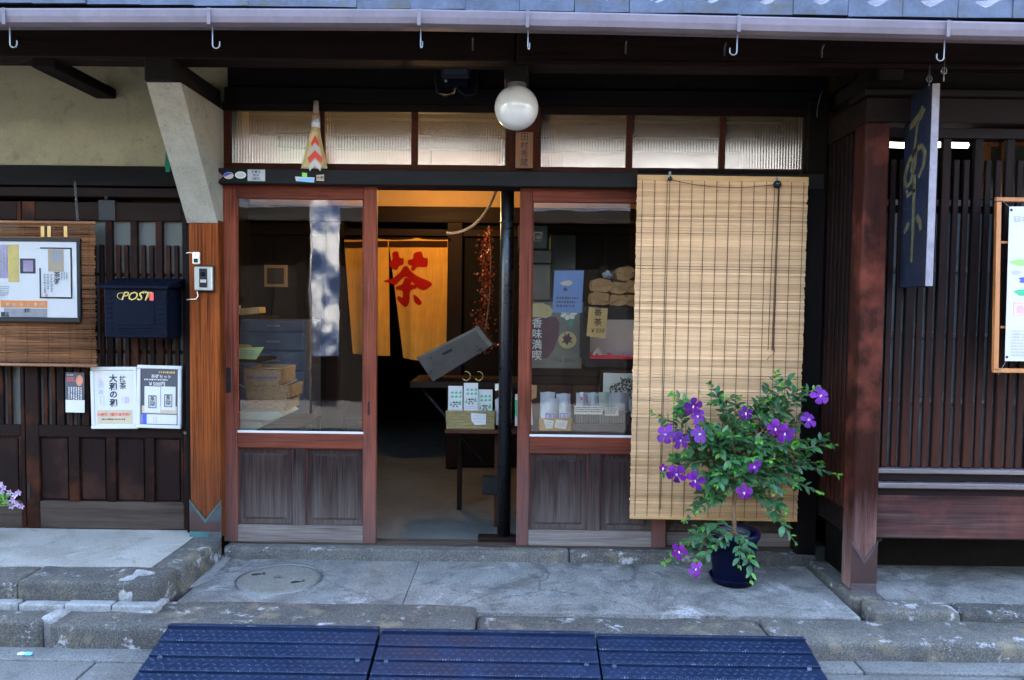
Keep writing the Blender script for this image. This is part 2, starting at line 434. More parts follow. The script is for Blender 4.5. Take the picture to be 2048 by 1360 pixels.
DK = (.008, .006, .006); BLK = (.006, .006, .007)
m_black = wood('blackened_timber', (.0015, .0013, .0013), (.005, .0035, .003), 'x', .7, spec=.08)
m_blackz = wood('blackened_timber_upright', (.0015, .0013, .0013), (.006, .004, .003), 'z', .7, spec=.08)
m_blacky = wood('blackened_timber_deep', (.0015, .0013, .0013), (.006, .004, .003), 'y', .7, spec=.08)
m_beam = wood('reddish_black_beam', (.0022, .0012, .001), (.011, .0036, .0026), 'x', .6, spec=.1)
m_lintel = wood('charcoal_lintel', (.0035, .0035, .0038), (.01, .0095, .0095), 'x', .6, tone=.15, spec=.15)
m_door = wood('red_brown_door_wood', (.035, .0075, .004), (.2, .05, .025), 'z', .65, grain=.8, bleach=(0.05, .75, (.085, .055, .05), .8), tone=.25, spec=.1, fine_w=.4)
m_doorx = wood('red_brown_door_rail', (.032, .0065, .003), (.165, .038, .018), 'x', .65, grain=.8, bleach=(0.25, .62, (.06, .03, .026), .75), tone=.2, spec=.1, fine_w=.4)
m_panel = wood('weathered_door_panel', (.005, .0026, .0022), (.045, .027, .022), 'z', .85, grain=.8, bleach=(.02, .36, (.1, .08, .07), .75), tone=.15, bump=.9, spec=.1, fine_w=.45)
m_sash = wood('orange_brown_sash', (.014, .0028, .001), (.06, .0135, .004), 'x', .6, tone=.15, spec=.12)
m_cedar = wood('cedar_post', (.012, .0018, .0005), (.23, .055, .012), 'z', .7, grain=.55, bleach=(.0, .75, (.055, .022, .013), .75), tone=.05, spec=.06, fine_w=.45)
m_lat = wood('brown_lattice', (.0025, .0013, .001), (.016, .006, .0038), 'z', .65, red=(.06, .016, .006), tone=.6, spec=.07, fine_w=.35)
m_latx = wood('brown_lattice_rail', (.003, .0016, .0012), (.016, .007, .0045), 'x', .65, tone=.3, spec=.07)
m_lowrail = wood('greyed_low_rail', (.02, .013, .0095), (.075, .054, .04), 'x', .85, tone=.15, spec=.1)
m_lpanel = wood('brown_low_panel', (.003, .0015, .0013), (.016, .007, .0055), 'z', .65, red=(.04, .016, .01), tone=.25, spec=.07)
m_pillar = wood('bay_pillar', (.006, .0018, .0013), (.04, .011, .007), 'z', .65, grain=.8, bleach=(-.08, .4, (.22, .13, .112), .85), tone=.1, red=(.115, .028, .016), spec=.06, fine_w=.35)
m_bayx = wood('bay_beam', (.005, .003, .0028), (.013, .0078, .0072), 'x', .6, tone=.2, spec=.07)
m_board = wood('bay_weathered_board', (.009, .0034, .0028), (.075, .034, .03), 'x', .65, grain=.6, bleach=(.08, .27, (.12, .085, .078), .7), tone=.1, red=(.1, .032, .024), spec=.07, fine_w=.35)
m_ledge = wood('bay_smooth_ledge', (.05, .04, .039), (.13, .105, .103), 'x', .3, tone=.1, spec=.7)  # pale tone puts the ledge's bright highlight into the wood colour
m_baylat = wood('bay_lattice_slat', (.0022, .0013, .0012), (.012, .005, .004), 'z', .6, grain=.8, bleach=(.2, 1.2, (.07, .021, .012), .75), tone=.7, spec=.07, fine_w=.35)
m_orangewood = wood('orange_wood', (.22, .07, .015), (.42, .16, .05), 'z', .5, tone=.1)
m_inwood = wood('interior_dark_wood', (.004, .0022, .0014), (.016, .0075, .0042), 'x', .6, spec=.1)
m_inred = wood('interior_red_wood', (.02, .006, .003), (.07, .022, .01), 'x', .55, spec=.15)
m_plate = wood('nameplate_wood', (.1, .04, .017), (.2, .085, .037), 'z', .6, tone=.05)
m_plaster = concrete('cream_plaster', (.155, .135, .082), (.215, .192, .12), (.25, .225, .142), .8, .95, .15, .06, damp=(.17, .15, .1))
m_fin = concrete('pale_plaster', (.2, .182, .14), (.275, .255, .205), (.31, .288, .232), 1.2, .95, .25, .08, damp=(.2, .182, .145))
m_oppwall = concrete('white_plaster', (.72, .7, .66), (.8, .78, .74), (.84, .82, .79), .5, .9, .1, .05)
m_landing = concrete('worn_concrete', (.07, .066, .06), (.14, .133, .12), (.225, .215, .195), 1.0, .85, .5, .25, stain=(.29, .285, .275), crack=True, damp=(.06, .055, .048))
m_landl = concrete('pale_concrete', (.19, .172, .14), (.245, .226, .19), (.28, .26, .22), .8, .85, .35, .15, stain=(.29, .27, .235), damp=(.18, .162, .135))
m_patch = concrete('white_mortar', (.16, .155, .145), (.22, .215, .205), (.27, .265, .25), 3, .85, .6, .2, damp=(.12, .11, .1))
m_cover = concrete('manhole_concrete', (.1, .09, .072), (.135, .122, .1), (.165, .15, .125), 2.5, .8, .35, .2)
m_street = concrete('street_concrete', (.085, .082, .075), (.115, .112, .102), (.145, .142, .13), .7, .85, .4, .25, damp=(.085, .08, .07))
m_asph = concrete('asphalt', (.05, .05, .05), (.07, .07, .07), (.095, .095, .095), .7, .9, .5, .4)
m_infloor = concrete('earth_floor', (.06, .065, .055), (.095, .1, .085), (.13, .135, .118), 1.3, .5, .25, .15)
m_stone = granite('granite', (.02, .0185, .016), (.055, .051, .0445), (.11, .102, .089))
m_stone2 = granite('pale_granite', (.032, .03, .026), (.075, .07, .061), (.14, .13, .114))
m_tilec = concrete('whitish_tile', (.14, .138, .13), (.2, .198, .19), (.24, .236, .225), 4, .75, .4, .15, damp=(.12, .112, .1))
m_roof = plain('kawara_tile', (.045, .055, .08), .5, .0, .45, 9, .4, 40, .25, dirt=(.045, .036, .018))
m_gutter = plain('zinc_gutter', (.11, .088, .1), .55, .15, .2, 5, .15, 30, .3, dirt=(.085, .07, .075))
m_steel = plain('galvanised_steel', (.14, .14, .14), .45, .6, .2, 12, .1, 60)
m_dsteel = plain('dark_iron', (.01, .01, .011), .55, .3, .3, 9, .3, 50, .3)
m_pipe = plain('black_pipe', (.006, .006, .007), .35, .1, .2, 5, .06, 30)
m_brassy = plain('brass', (.5, .34, .1), .35, .9, .1, 9, .05, 40)
m_copper = plain('verdigris_copper', (.02, .07, .07), .65, .1, .45, 14, .3, 60, dirt=(.05, .022, .016))
m_sheath = plain('brown_copper_sheath', (.035, .014, .012), .55, .2, .35, 8, .2, 40, dirt=(.03, .045, .05))
m_white = plain('white_paint', (.43, .415, .4), .5, 0, .03, 5, .03, 40, .25)
m_paper = plain('white_paper', (.43, .41, .385), .7, 0, .03, 4, .03, 30, .2)
m_ink = plain('black_ink', (.012, .012, .014), .7, 0, .05, 6, 0)
m_grey = plain('grey_ink', (.3, .3, .32), .7, 0, .05, 6, 0)
m_red = plain('red_ink', (.6, .05, .035), .7, 0, .08, 6, 0)
m_pink = plain('pink_seal_ink', (.75, .28, .38), .7, 0, .1, 20, 0)
m_orange = plain('orange_print', (.75, .25, .06), .7, 0, .05, 6, 0)
m_blueink = plain('blue_print', (.03, .06, .4), .7, 0, .05, 6, 0)
m_lblue = plain('light_blue_print', (.12, .38, .62), .6, 0, .08, 6, 0)
m_green = plain('green_print', (.03, .3, .14), .7, 0, .1, 12, 0)
m_lgreen = plain('leaf_green_print', (.22, .5, .09), .6, 0, .1, 6, 0)
m_tan = plain('tan_print', (.38, .3, .2), .7, 0, .12, 14, 0)
m_mauve = plain('mauve_print', (.32, .25, .36), .7, 0, .3, 14, 0)
m_yel = plain('yellow_print', (.55, .42, .13), .7, 0, .15, 14, 0)
m_dprint = plain('dark_print', (.035, .035, .042), .6, 0, .2, 10, 0)
m_skin = plain('ruddy_print', (.42, .15, .08), .7, 0, .25, 30, 0)
m_gold = plain('gold_paint', (.45, .33, .09), .4, .5, .15, 10, .05, 40)
m_dimgold = plain('worn_gold_paint', (.085, .07, .036), .6, .1, .4, 25, .1, 60, .2)
m_navy = plain('navy_enamel', (.0022, .0035, .0085), .6, 0, .15, 5, .08, 25, .05)
m_signnavy = plain('navy_sign_paint', (.008, .011, .022), .55, 0, .35, 6, .2, 30, .25, dirt=(.014, .013, .012))
m_signedge = plain('greyed_sign_edge', (.17, .15, .165), .7, 0, .3, 20, .3, 50)
m_pot = plain('blue_plastic_pot', (.002, .0035, .02), .45, 0, .12, 5, .04, 20, .12)
m_soil = plain('potting_soil', (.03, .02, .014), .95, 0, .5, 40, .9, 60)
m_alu = plain('brushed_aluminium', (.3, .29, .27), .4, .6, .08, 20, .05, 60)
m_lens = plain('black_plastic', (.006, .006, .0065), .5, 0, .1, 6, 0, spec=.2)
m_cream = plain('cream_plastic', (.66, .58, .44), .4, 0, .05, 6, .03, 30)
m_globe = plain('opal_glass', (.52, .51, .485), .08, 0, .02, 2, 0, spec=.6, coat=.4)
m_tin = plain('dark_tinplate', (.04, .041, .038), .38, .6, .3, 4, .1, 9)
m_tin2 = plain('olive_tin', (.06, .056, .042), .45, .3, .3, 4, .1, 20)
m_kraft = plain('kraft_paper', (.36, .19, .07), .75, 0, .2, 14, .5, 18, .2)
m_kraftl = plain('pale_kraft_card', (.5, .3, .1), .75, 0, .08, 8, .1, 30, .2)
m_foil = plain('pale_foil', (.3, .31, .32), .4, .2, .1, 6, .1, 12)
m_wicker = plain('wicker', (.3, .18, .08), .7, 0, .35, 40, .8, 90)
m_sea = plain('olive_straw', (.17, .13, .045), .75, 0, .25, 30, .6, 70)
m_dbask = plain('dark_basket', (.03, .035, .042), .5, 0, .3, 40, .5, 60)
m_cushion = plain('sage_cushion', (.3, .34, .26), .9, 0, .08, 10, .3, 60)
m_greenpaper = plain('yellow_green_paper', (.48, .6, .2), .75, 0, .04, 6, .05, 20)
m_redcloth = plain('red_cloth', (.5, .02, .03), .85, 0, .1, 20, .2, 60)
m_chest = plain('olive_signboard', (.13, .12, .085), .5, .2, .25, 5, .1, 20)
m_maroon = plain('maroon_paint', (.075, .022, .028), .5, .05, .15, 6, .05, 20)
m_ochre = plain('ochre_paint', (.42, .31, .12), .6, 0, .15, 10, .05, 20)
m_ivory = plain('ivory_paint', (.56, .53, .42), .6, 0, .08, 10, .03, 20)
m_bluep = plain('pale_blue_paper', (.09, .15, .27), .6, 0, .06, 5, .03, 20)
m_tealdark = plain('dark_teal_panel', (.02, .05, .045), .5, 0, .3, 4, .1, 20)
m_hose = plain('tan_cable', (.4, .22, .1), .5, 0, .1, 10, .05, 20)
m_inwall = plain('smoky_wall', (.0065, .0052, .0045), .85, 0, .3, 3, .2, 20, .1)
m_inplaster = plain('ochre_wall', (.36, .22, .09), .85, 0, .12, 4, .1, 30)
m_shojiglass = plain('frosted_glass', (.065, .068, .06), .4, 0, .15, 3, .05, 20, .2)
m_shojidark = plain('dim_frosted_glass', (.11, .13, .13), .4, 0, .25, 3, .05, 20, .2)
m_noren = cloth('ochre_linen', (.6, .31, .06), trans=.25, var=.18)  # cream cloth; the lamp's warm light is mixed into its colour
m_norenband = cloth('brown_linen_band', (.028, .012, .004), trans=.05)
m_norenred = cloth('red_dye', (.27, .01, .007), trans=.15)
def painted_dapples(name):
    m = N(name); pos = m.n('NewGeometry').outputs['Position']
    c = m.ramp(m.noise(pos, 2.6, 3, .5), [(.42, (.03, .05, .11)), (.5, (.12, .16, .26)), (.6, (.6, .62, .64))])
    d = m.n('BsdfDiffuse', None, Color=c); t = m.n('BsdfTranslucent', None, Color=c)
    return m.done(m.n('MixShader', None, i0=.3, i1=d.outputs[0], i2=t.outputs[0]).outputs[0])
m_sheet = painted_dapples('indigo_tie_dye')  # white blotches are dappled sunlight painted onto blue-grey cloth
m_greentape = cloth('green_tape', (.015, .12, .075), trans=.1)
m_bam = wood('bamboo_slat', (.33, .182, .083), (.57, .36, .187), 'x', .6, grain=.7, tone=.32, bump=.25, spec=.15)
m_bamr = wood('bamboo_rail', (.34, .18, .06), (.5, .3, .12), 'x', .55, tone=.05)
m_thread = plain('brown_thread', (.045, .017, .007), .9, 0, .3, 80, .2, 90)
m_reed = wood('aged_reed', (.03, .009, .003), (.27, .115, .042), 'x', .6, grain=.8, tone=.1, bump=.5, spec=.2)
m_cane = wood('split_cane', (.12, .045, .016), (.26, .115, .05), 'x', .5, tone=.1)
m_straw = plain('rice_straw', (.55, .43, .2), .8, 0, .2, 30, .4, 80)
m_strawd = plain('dry_bark_wrap', (.26, .19, .15), .8, 0, .3, 20, .4, 60)
m_cell = plain('silver_wrap', (.55, .55, .58), .3, .3, .2, 20, .6, 25)
m_berry = leafmat('dried_red_leaf', (.12, .02, .008), (.34, .07, .02), .2)
m_leaf = leafmat('shrub_leaf', (.015, .062, .024), (.065, .185, .058), .3)
m_leafy = leafmat('young_leaf', (.06, .2, .016), (.12, .33, .03), .4)
m_bark = plain('shrub_bark', (.22, .13, .07), .85, 0, .3, 40, .5, 60)
m_petal = leafmat('violet_petal', (.06, .002, .13), (.16, .006, .27), .35, .6)
m_petalm = leafmat('magenta_petal', (.12, .004, .16), (.2, .01, .28), .35, .6)
m_stamen = plain('pale_stamen', (.75, .6, .8), .6, 0, .1, 20, 0)
m_lilac = leafmat('lilac_petal', (.42, .25, .45), (.6, .42, .6), .35, .6)
m_glass = glass_pane('door_glass', 1.5, wav=.012)
m_picglass = glass_pane('picture_glass', 1.35, (.98, .98, .98))
m_rib = ribbed_glass('ribbed_glass')
m_ramp = treadplate('blue_black_treadplate', (.0042, .0115, .032))  # dark steel; the reflected blue sky is painted into the base
m_ramplip = plain('ramp_lip_worn', (.014, .026, .055), .5, .1, .4, 40, .4, 60, .3, dirt=(.13, .145, .18))
m_tube = emit('lit_fluorescent_tube', (1, .97, .86), .35)
m_bulb = emit('lit_warm_bulb', (1, .52, .16), 4.0)
m_pilot = emit('orange_pilot_lamp', (1, .36, .04), .25)
m_caselight = emit('case_lamp', (.9, .97, 1.0), .35)

m_mount = plain('bright_mount_sheet', (.66, .65, .63), .7, 0, .02, 4, .02, 30, .2)
m_lug = plain('raised_tread_lug', (.009, .02, .046), .45, 0, .4, 25, .1, 60, .3)
m_arm = wood('smoke_darkened_arm', (.004, .0032, .003), (.018, .0135, .0115), 'y', .7, spec=.08)
m_greyrail = wood('rain_greyed_rail', (.06, .045, .038), (.21, .175, .155), 'x', .85, grain=.8, tone=.1, spec=.1, fine_w=.4)

# ================================================================ THE GROUND
zM, zS0, zL = -.083, -.014, .037            # front step, door sill, left step
ZST = -.165                                 # street
YK = -.98                                   # kerb front
st = mesh('street', [(-60, -60, ZST - .02), (60, -60, ZST - .02), (60, 60, ZST - .02), (-60, 60, ZST - .02)], [(0, 1, 2, 3)], m_asph)
tag(st, 'grey street surface in front of the tea shop', 'street', kind='structure')
gs = thing('gutter_slabs', 'pale concrete drain slabs along the foot of the kerb', 'paving', (0, YK - .2, ZST), kind='structure')
for i in range(10):
    x0 = -4.48 + i * .93; j = random.uniform(-.004, .004)
    rough_box('drain_slab', m_street, gs, x0, x0 + .922, YK - .5, YK - .115, ZST - .06, ZST + j, .002, .006, .3, i)
    rough_box('kerb_foot_slab', m_street, gs, x0 + .31, x0 + 1.232, YK - .109, YK + .004, ZST - .06, ZST + .004, .003, .006, .3, i + 20)
# front step (main landing) -------------------------------------------------
ld = thing('landing', 'worn grey concrete step in front of the shop doors', 'step', (0, -.4, zM), kind='structure')
def slab(name, mat, parent, X0, X1, Y0, Y1, Z0, Z1, n=26, m=8, amp=.004, tilt=0.0):
    bm = bmesh.new(); g = [[bm.verts.new((X0 + (X1 - X0) * i / n, Y0 + (Y1 - Y0) * j / m, Z1 + tilt * (1 - j / m) + noise.noise(Vector((i * .6, j * .6, Z1 * 9))) * amp)) for j in range(m + 1)] for i in range(n + 1)]
    for i in range(n):
        for j in range(m): bm.faces.new((g[i][j], g[i + 1][j], g[i + 1][j + 1], g[i][j + 1]))
    ed = [e for e in bm.edges if e.is_boundary]
    r = bmesh.ops.extrude_edge_only(bm, edges=ed)
    for q in r['geom']:
        if isinstance(q, bmesh.types.BMVert): q.co.z = Z0
    return bmobj(name, bm, mat, parent, smooth=False)
slab('concrete_bed', m_landing, ld, -1.55, -.52, -.70, -.06, -.3, zM, tilt=.004)
slab('concrete_bed', m_landing, ld, -.516, 1.54, -.74, -.06, -.3, zM + .003, tilt=-.002)
# mortar smear near the left step
mesh('mortar_patch', [(*G(x, y, zM + .0065)[:2], zM + .0065) for x, y in ((430, 1112), (470, 1104), (452, 1128), (420, 1160), (378, 1178), (392, 1142))], [(0, 1, 2, 3, 4, 5)][::-1], m_patch, ld)
# left raised step ------------------------------------------------------------
ll = thing('left_landing', 'pale raised concrete step before the lattice doors', 'step', (-2.2, -.4, zL), kind='structure')
slab('concrete_bed', m_landl, ll, -4.5, -1.725, -.56, .05, -.3, zL, 20, 8, .003)
rough_box('edge_stone', m_stone, ll, -4.5, -2.235, -.775, -.555, -.2, zL - .002, .006, .018, .1, 1)
rough_box('edge_stone', m_stone, ll, -2.23, -1.60, -.765, -.555, -.2, zL + .003, .007, .02, .1, 2)
rough_box('edge_stone', m_stone, ll, -1.72, -1.57, -.55, -.075, -.2, zL + .002, .006, .02, .1, 3)
rough_box('mortar_corner', m_patch, ll, -1.80, -1.61, -.757, -.60, -.12, zL - .006, .034, .04, .035, 4)
for i in range(14):
    x0 = -4.425 + i * .205
    rough_box('border_tile', m_tilec, ll, x0, x0 + .197, -.845, -.79, -.1, -.032 + random.uniform(-.003, .003), .003, .008, .09, 30 + i)
# kerb ----------------------------------------------------------------------------
kb = thing('kerb', 'row of long hewn granite kerb stones along the street', 'kerb', (0, YK, ZST), kind='structure')
rough_box('kerb_stone', m_stone, kb, -4.6, -1.99, YK, -.85, -.3, -.05, .008, .02, .1, 11)
rough_box('kerb_stone', m_stone, kb, -1.955, -.175, YK - .005, -.70, -.3, -.062, .008, .022, .1, 12)
rough_box('kerb_stone', m_stone, kb, -.165, 1.07, YK + .012, -.745, -.3, -.09, .006, .016, .1, 13)
rough_box('kerb_stone', m_stone2, kb, 1.078, 4.6, YK - .01, -.745, -.3, -.084, .008, .02, .1, 14)
rough_box('mortar_joint', m_patch, kb, -2.01, -1.935, YK + .03, -.84, -.3, -.046, .012, .02, .06, 15)
rough_box('mortar_joint', m_patch, kb, -1.95, -1.57, -.845, -.705, -.3, -.048, .01, .02, .06, 16)
# right landing under the bay
rl = thing('right_landing', 'bluish stone edged slab under the lattice bay', 'step', (2.4, -.4, -.04), kind='structure')
slab('concrete_bed', m_landing, rl, 1.72, 4.5, -.62, .3, -.3, -.052, 16, 8, .003)
rough_box('edge_stone', m_stone2, rl, 1.60, 1.99, -.735, -.59, -.3, -.047, .01, .025, .07, 21)
rough_box('edge_stone', m_stone, rl, 2.0, 2.75, -.73, -.60, -.3, -.055, .008, .02, .1, 22)
rough_box('edge_stone', m_stone, rl, 2.755, 4.5, -.73, -.60, -.3, -.055, .008, .02, .1, 23)
rough_box('edge_stone', m_stone, rl, 1.55, 1.715, -.59, -.07, -.3, -.045, .007, .02, .1, 24)

# manhole cover
c0 = G(558, 1159, zM + .002)
mh = thing('manhole_cover', 'round concrete drain cover with two lifting slots set in the front step', 'manhole cover', c0)
Rm = (G(643, 1159, zM).x - G(475, 1159, zM).x) / 2
lathe('rim', m_steel, mh, [(Rm - .002, .0005), (Rm - .002, .0062), (Rm + .0025, .0062), (Rm + .0035, .0005)], c0, 64)
lathe('cover_disc', m_cover, mh, [(0, .005), (Rm - .03, .0055), (Rm - .006, .0045), (Rm - .006, -.01)], c0, 64)
for hx, hy, a in ((517, 1148, .35), (596, 1163, .5)):
    q = G(hx, hy, zM + .008)
    o = box('lifting_slot', m_dsteel, mh, q.x - .033, q.x + .033, q.y - .011, q.y + .011, zM + .003, zM + .0095, .003); o.rotation_euler.z = a
    h = tube('lifting_bar', m_steel, mh, [(q.x - .022, q.y, zM + .009), (q.x - .012, q.y, zM + .013), (q.x + .012, q.y, zM + .013), (q.x + .022, q.y, zM + .009)], .003, 6)
q = G(556, 1154, zM + .0085)
for k in (-1, 0, 1):
    o = box('cast_mark', m_steel, mh, q.x + k * .016 - .004, q.x + k * .016 + .004, q.y - .018, q.y + .018, zM + .006, zM + .0078, .001); o.rotation_euler.z = .25

# ================================================================ THE BUILDING
B = thing('tea_shop', 'old dark timber townhouse with a tea shop behind glazed sliding doors', 'building', (0, .2, zS0))
def bpart(name, mat, x0, y0, x1, y1, Y, dep, bev=.004, parent=B): return pbox(name, mat, parent, x0, y0, x1, y1, Y, dep, bev)
XL, XR = -4.3, 4.3
# sill stones + wooden track
xj = P(1138, 1110, -.05).x
rough_box('sill_stone', m_stone2, B, -1.57, xj - .002, -.065, .12, -.25, zS0 - .006, .004, .012, .12, 41)
rough_box('sill_stone', m_stone, B, xj + .002, 1.60, -.065, .12, -.25, zS0 - .008, .004, .012, .12, 42)
for k, yy in enumerate((.002, .042, .082)):
    box('track_rail', m_lowrail, B, -1.56, 1.6, yy, yy + .016, zS0 - .012, zS0 + .004, .002)
# posts
def vpost(name, mat, x0, x1, y0, y1, Y, dep, bev=.006):
    X0, X1, Z0, Z1 = rect(x0, y0, x1, y1, Y); return box(name, mat, B, X0, X1, Y, Y + dep, Z0, Z1, bev)
cp = vpost('cedar_post', m_cedar, 379, 440, 440, 1076, -.07, .15)
X0, X1, Z0, Z1 = rect(379, 440, 440, 1076, -.07)
# copper sheath with a V cut
zt = P(410, 1000, -.07).z; zv = P(410, 1040, -.07).z; zb = Z0
def sheath(X0, X1, Yf, zb, zt, zv, mat, rimm, parent, name='copper_sheath'):
    t = .004; xm = (X0 + X1) / 2
    s = prism(name, mat, parent, [(X0 - t, zb), (X1 + t, zb), (X1 + t, zt), (xm + .01, zv), (xm - .01, zv), (X0 - t, zt)], 'y', Yf - t, Yf - .0006)
    prism('sheath_rim', rimm, s, [(X0 - t, zt - .012), (X0 - t, zt + .004), (xm, zv + .004), (X1 + t, zt + .004), (X1 + t, zt - .012), (xm, zv - .016)], 'y', Yf - t - .002, Yf - t + .001)
    box('sheath_foot', rimm, s, X0 - t, X1 + t, Yf - t - .0025, Yf, zb, zb + .035, .001)
    for k in range(7):
        u = k / 6; x = X0 + (X1 - X0) * u; z = zt - 2 * (zt - zv) * (u if u < .5 else 1 - u) - .006
        lathe('nail', rimm, s, [(0, 0), (.0032, .0)], (x, Yf - t - .003, z), 6)
    return s
sheath(X0, X1, -.07, Z0, zt, zv, m_sheath, m_copper, B)
vpost('corner_post', m_blackz, 1605, 1645, 200, 1112, -.045, .16)
vpost('centre_post', m_sash, 1018, 1082, 200, 352, .012, .1)
# lintel
X0, X1, Z0, Z1 = rect(434, 338, 1650, 370, -.06)
zl0, zl1 = P(760, 370, -.06).z, P(760, 339, -.06).z
box('lintel', m_lintel, B, X0, X1, -.06, .13, zl0, zl1, .004)
box('lintel_capping', m_black, B, P(1275, 350, -.064).x, P(1600, 350, -.064).x, -.064, .0, zl1 - .004, zl1 + .014, .003)
# transom windows: two sashes of three ribbed panes
def ribpane(X0, X1, Z0, Z1, Y, parent):
    n = int((X1 - X0) / .0148); seg = 6; bm = bmesh.new(); lo = []; hi = []
    for i in range(n * seg + 1):
        u = i / (n * seg); y = Y - .0009 * abs(math.sin(math.pi * u * n))
        lo.append(bm.verts.new((X0 + (X1 - X0) * u, y, Z0))); hi.append(bm.verts.new((X0 + (X1 - X0) * u, y, Z1)))
    for i in range(n * seg): bm.faces.new((lo[i], lo[i + 1], hi[i + 1], hi[i]))
    return bmobj('pane', bm, m_rib, parent, smooth=False, recalc=False)
def transom(xa, xb, panes, ytop, ybot, lbl):
    Y = .015; W0, W1, Zb, Zt = rect(xa, ytop, xb, ybot, Y)
    fr = box('transom_window', m_sash, B, W0, W1, Y, Y + .035, Zb, P((xa + xb) / 2, panes[0][3] + 1, Y).z, .002); fr['label'] = lbl
    box('top_rail', m_beam, fr, W0, W1, Y, Y + .035, P((xa + xb) / 2, panes[0][2], Y).z, Zt, .002)
    zb_, zt_ = P((xa + xb) / 2, panes[0][3] + 1, Y).z, P((xa + xb) / 2, panes[0][2], Y).z
    prev = W0
    for k, (a, b, t, bt) in enumerate(panes):
        pa, pb = P(a, 280, Y).x, P(b, 280, Y).x
        box('mullion', m_sash, fr, prev, pa, Y + (.0 if k == 0 else .004), Y + .033, zb_, zt_, .002)
        ribpane(pa - .003, pb + .003, zb_ - .002, zt_ + .002, Y + .018, fr)
        prev = pb
    box('mullion', m_sash, fr, prev, W1, Y, Y + .033, zb_, zt_, .002)
transom(444, 1028, [(460, 640, 223, 327), (648, 822, 223, 327), (835, 1011, 223, 327)], 206, 341, 'ribbed glass transom of three panes left of the nameplate')
transom(1064, 1642, [(1076, 1253, 231, 335), (1266, 1440, 231, 335), (1452, 1626, 231, 335)], 214, 349, 'ribbed glass transom of three panes above the bamboo blind')
# dark boarding above the transom, and its head beam
box('head_beam', m_black, B, -1.57, 1.63, -.02, .12, P(1000, 208, -.02).z, P(1000, 178, -.02).z, .004)
for i in range(8):
    box('wall_board', m_black, B, -1.57 + i * .4, -1.57 + i * .4 + .397, .03, .06, P(1000, 178, .03).z, 2.92, .002)
# left wall: plaster + beams
zp0, zp1 = P(200, 333, .06).z, 2.92
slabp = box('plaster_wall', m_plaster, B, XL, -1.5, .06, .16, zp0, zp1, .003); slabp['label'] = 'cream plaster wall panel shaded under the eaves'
box('wall_plate', m_black, B, XL, -1.5, .035, .16, P(200, 372, .035).z, zp0, .004)
box('door_head', m_latx, B, XL, -1.5, .02, .16, P(200, 394, .02).z, P(200, 375, .02).z, .004)
box('door_side_board', m_blackz, B, P(372, 700, .0).x, P(383, 700, 0).x, -.005, .08, zL, P(300, 394, .02).z, .003)
box('side_boarding', m_blackz, B, XL, P(-250, 750, .03).x - .004, .03, .1, zL, P(200, 394, .02).z, .004)
# arms under the eaves
arms = []
for a, b, zb_, yb in ((-1.752, -1.62, 2.313, .1), (-.082, .032, 2.333, .1), (1.646, 1.755, 2.352, .1)):
    arms.append(box('eave_arm', m_arm, B, a, b, -.52, yb, zb_, 2.43, .006))
Xa, Xb = P(190, 160, .05).x, P(231, 160, .05).x
box('eave_arm', m_blacky, B, Xa, Xb, -.50, .06, P(210, 197, .05).z, 2.43, .006)
# pale plaster fin with its slanting front edge
fx0, fx1 = P(380, 445, -.065).x, P(432, 445, -.065).x
zf = P(406, 446, -.065).z
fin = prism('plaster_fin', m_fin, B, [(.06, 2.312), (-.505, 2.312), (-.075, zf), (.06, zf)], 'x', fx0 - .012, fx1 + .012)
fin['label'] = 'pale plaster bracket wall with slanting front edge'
# eave beams and fascia
box('eave_beam', m_beam, B, XL, -.03, -.53, -.39, 2.415, 2.56, .006)
box('eave_beam', m_beam, B, -.026, XR, -.55, -.40, 2.398, 2.56, .006)
box('beam_strip', m_beam, B, .04, XR, -.562, -.54, 2.392, 2.412, .002)
RP = .40                                             # roof pitch
def rz(y): return 2.475 + (y + .93) * RP             # underside of the roof

prism('soffit', m_black, B, [(-.93, rz(-.93)), (.95, rz(.95)), (.95, rz(.95) + .02), (-.93, rz(-.93) + .02)], 'x', XL, XR)
r0 = prism('rafter', m_black, B, [(-.90, rz(-.90) - .05), (.06, rz(.06) - .05), (.06, rz(.06) - .001), (-.90, rz(-.90) - .001)], 'x', XL + .1, XL + .15)
for i in range(1, 20): inst(r0, B, r0.location + Vector((i * .43, 0, 0)))
prism('fascia', m_black, B, [(-.955, rz(-.95) - .045), (-.932, rz(-.93) - .045), (-.932, rz(-.93) + .02), (-.955, rz(-.95) + .02)], 'x', XL, XR)
# roof of small kawara tiles
roof = prism('roof', m_black, B, [(-.94, rz(-.94) + .022), (.95, rz(.95) + .022), (.95, rz(.95) + .04), (-.94, rz(-.94) + .04)], 'x', XL, XR)
TP = .2185
def tile_mesh(name, eave):
    n = 10; L = .27; v = []; f = []
    def prof(u): return .017 * math.cos(2 * math.pi * u) - .006 * math.cos(4 * math.pi * u)
    ys = [0, L]
    for y in ys:
        for i in range(n + 1):
            u = i / n; v.append(((u - .5) * TP * .992, y, prof(u) + y * RP - y * .06))
    for i in range(n): f.append((i, i + 1, n + 2 + i, n + 1 + i))
    b = len(v); dep = .062 if eave else .022
    for i in range(n + 1):
        u = i / n; v.append(((u - .5) * TP * .992, .0, (-dep if eave else prof(u) - dep)))
    for i in range(n): f.append((b + i, b + i + 1, i + 1, i))
    b2 = len(v)
    for i in range(n + 1):
        u = i / n; v.append(((u - .5) * TP * .992, .02, (-dep if eave else prof(u) - dep)))
    for i in range(n): f.append((b2 + i, b2 + i + 1, b + i + 1, b + i))
    f.append((0, b, b2)); f.append((n, b2 + n, b + n))
    me = bpy.data.meshes.new(name); me.from_pydata(v, [], f); me.materials.append(m_roof); return me
tm_e, tm_f = tile_mesh('eave_tile', True), tile_mesh('roof_tile', False)
xs0 = P(1148, 40, -.97).x + TP / 2
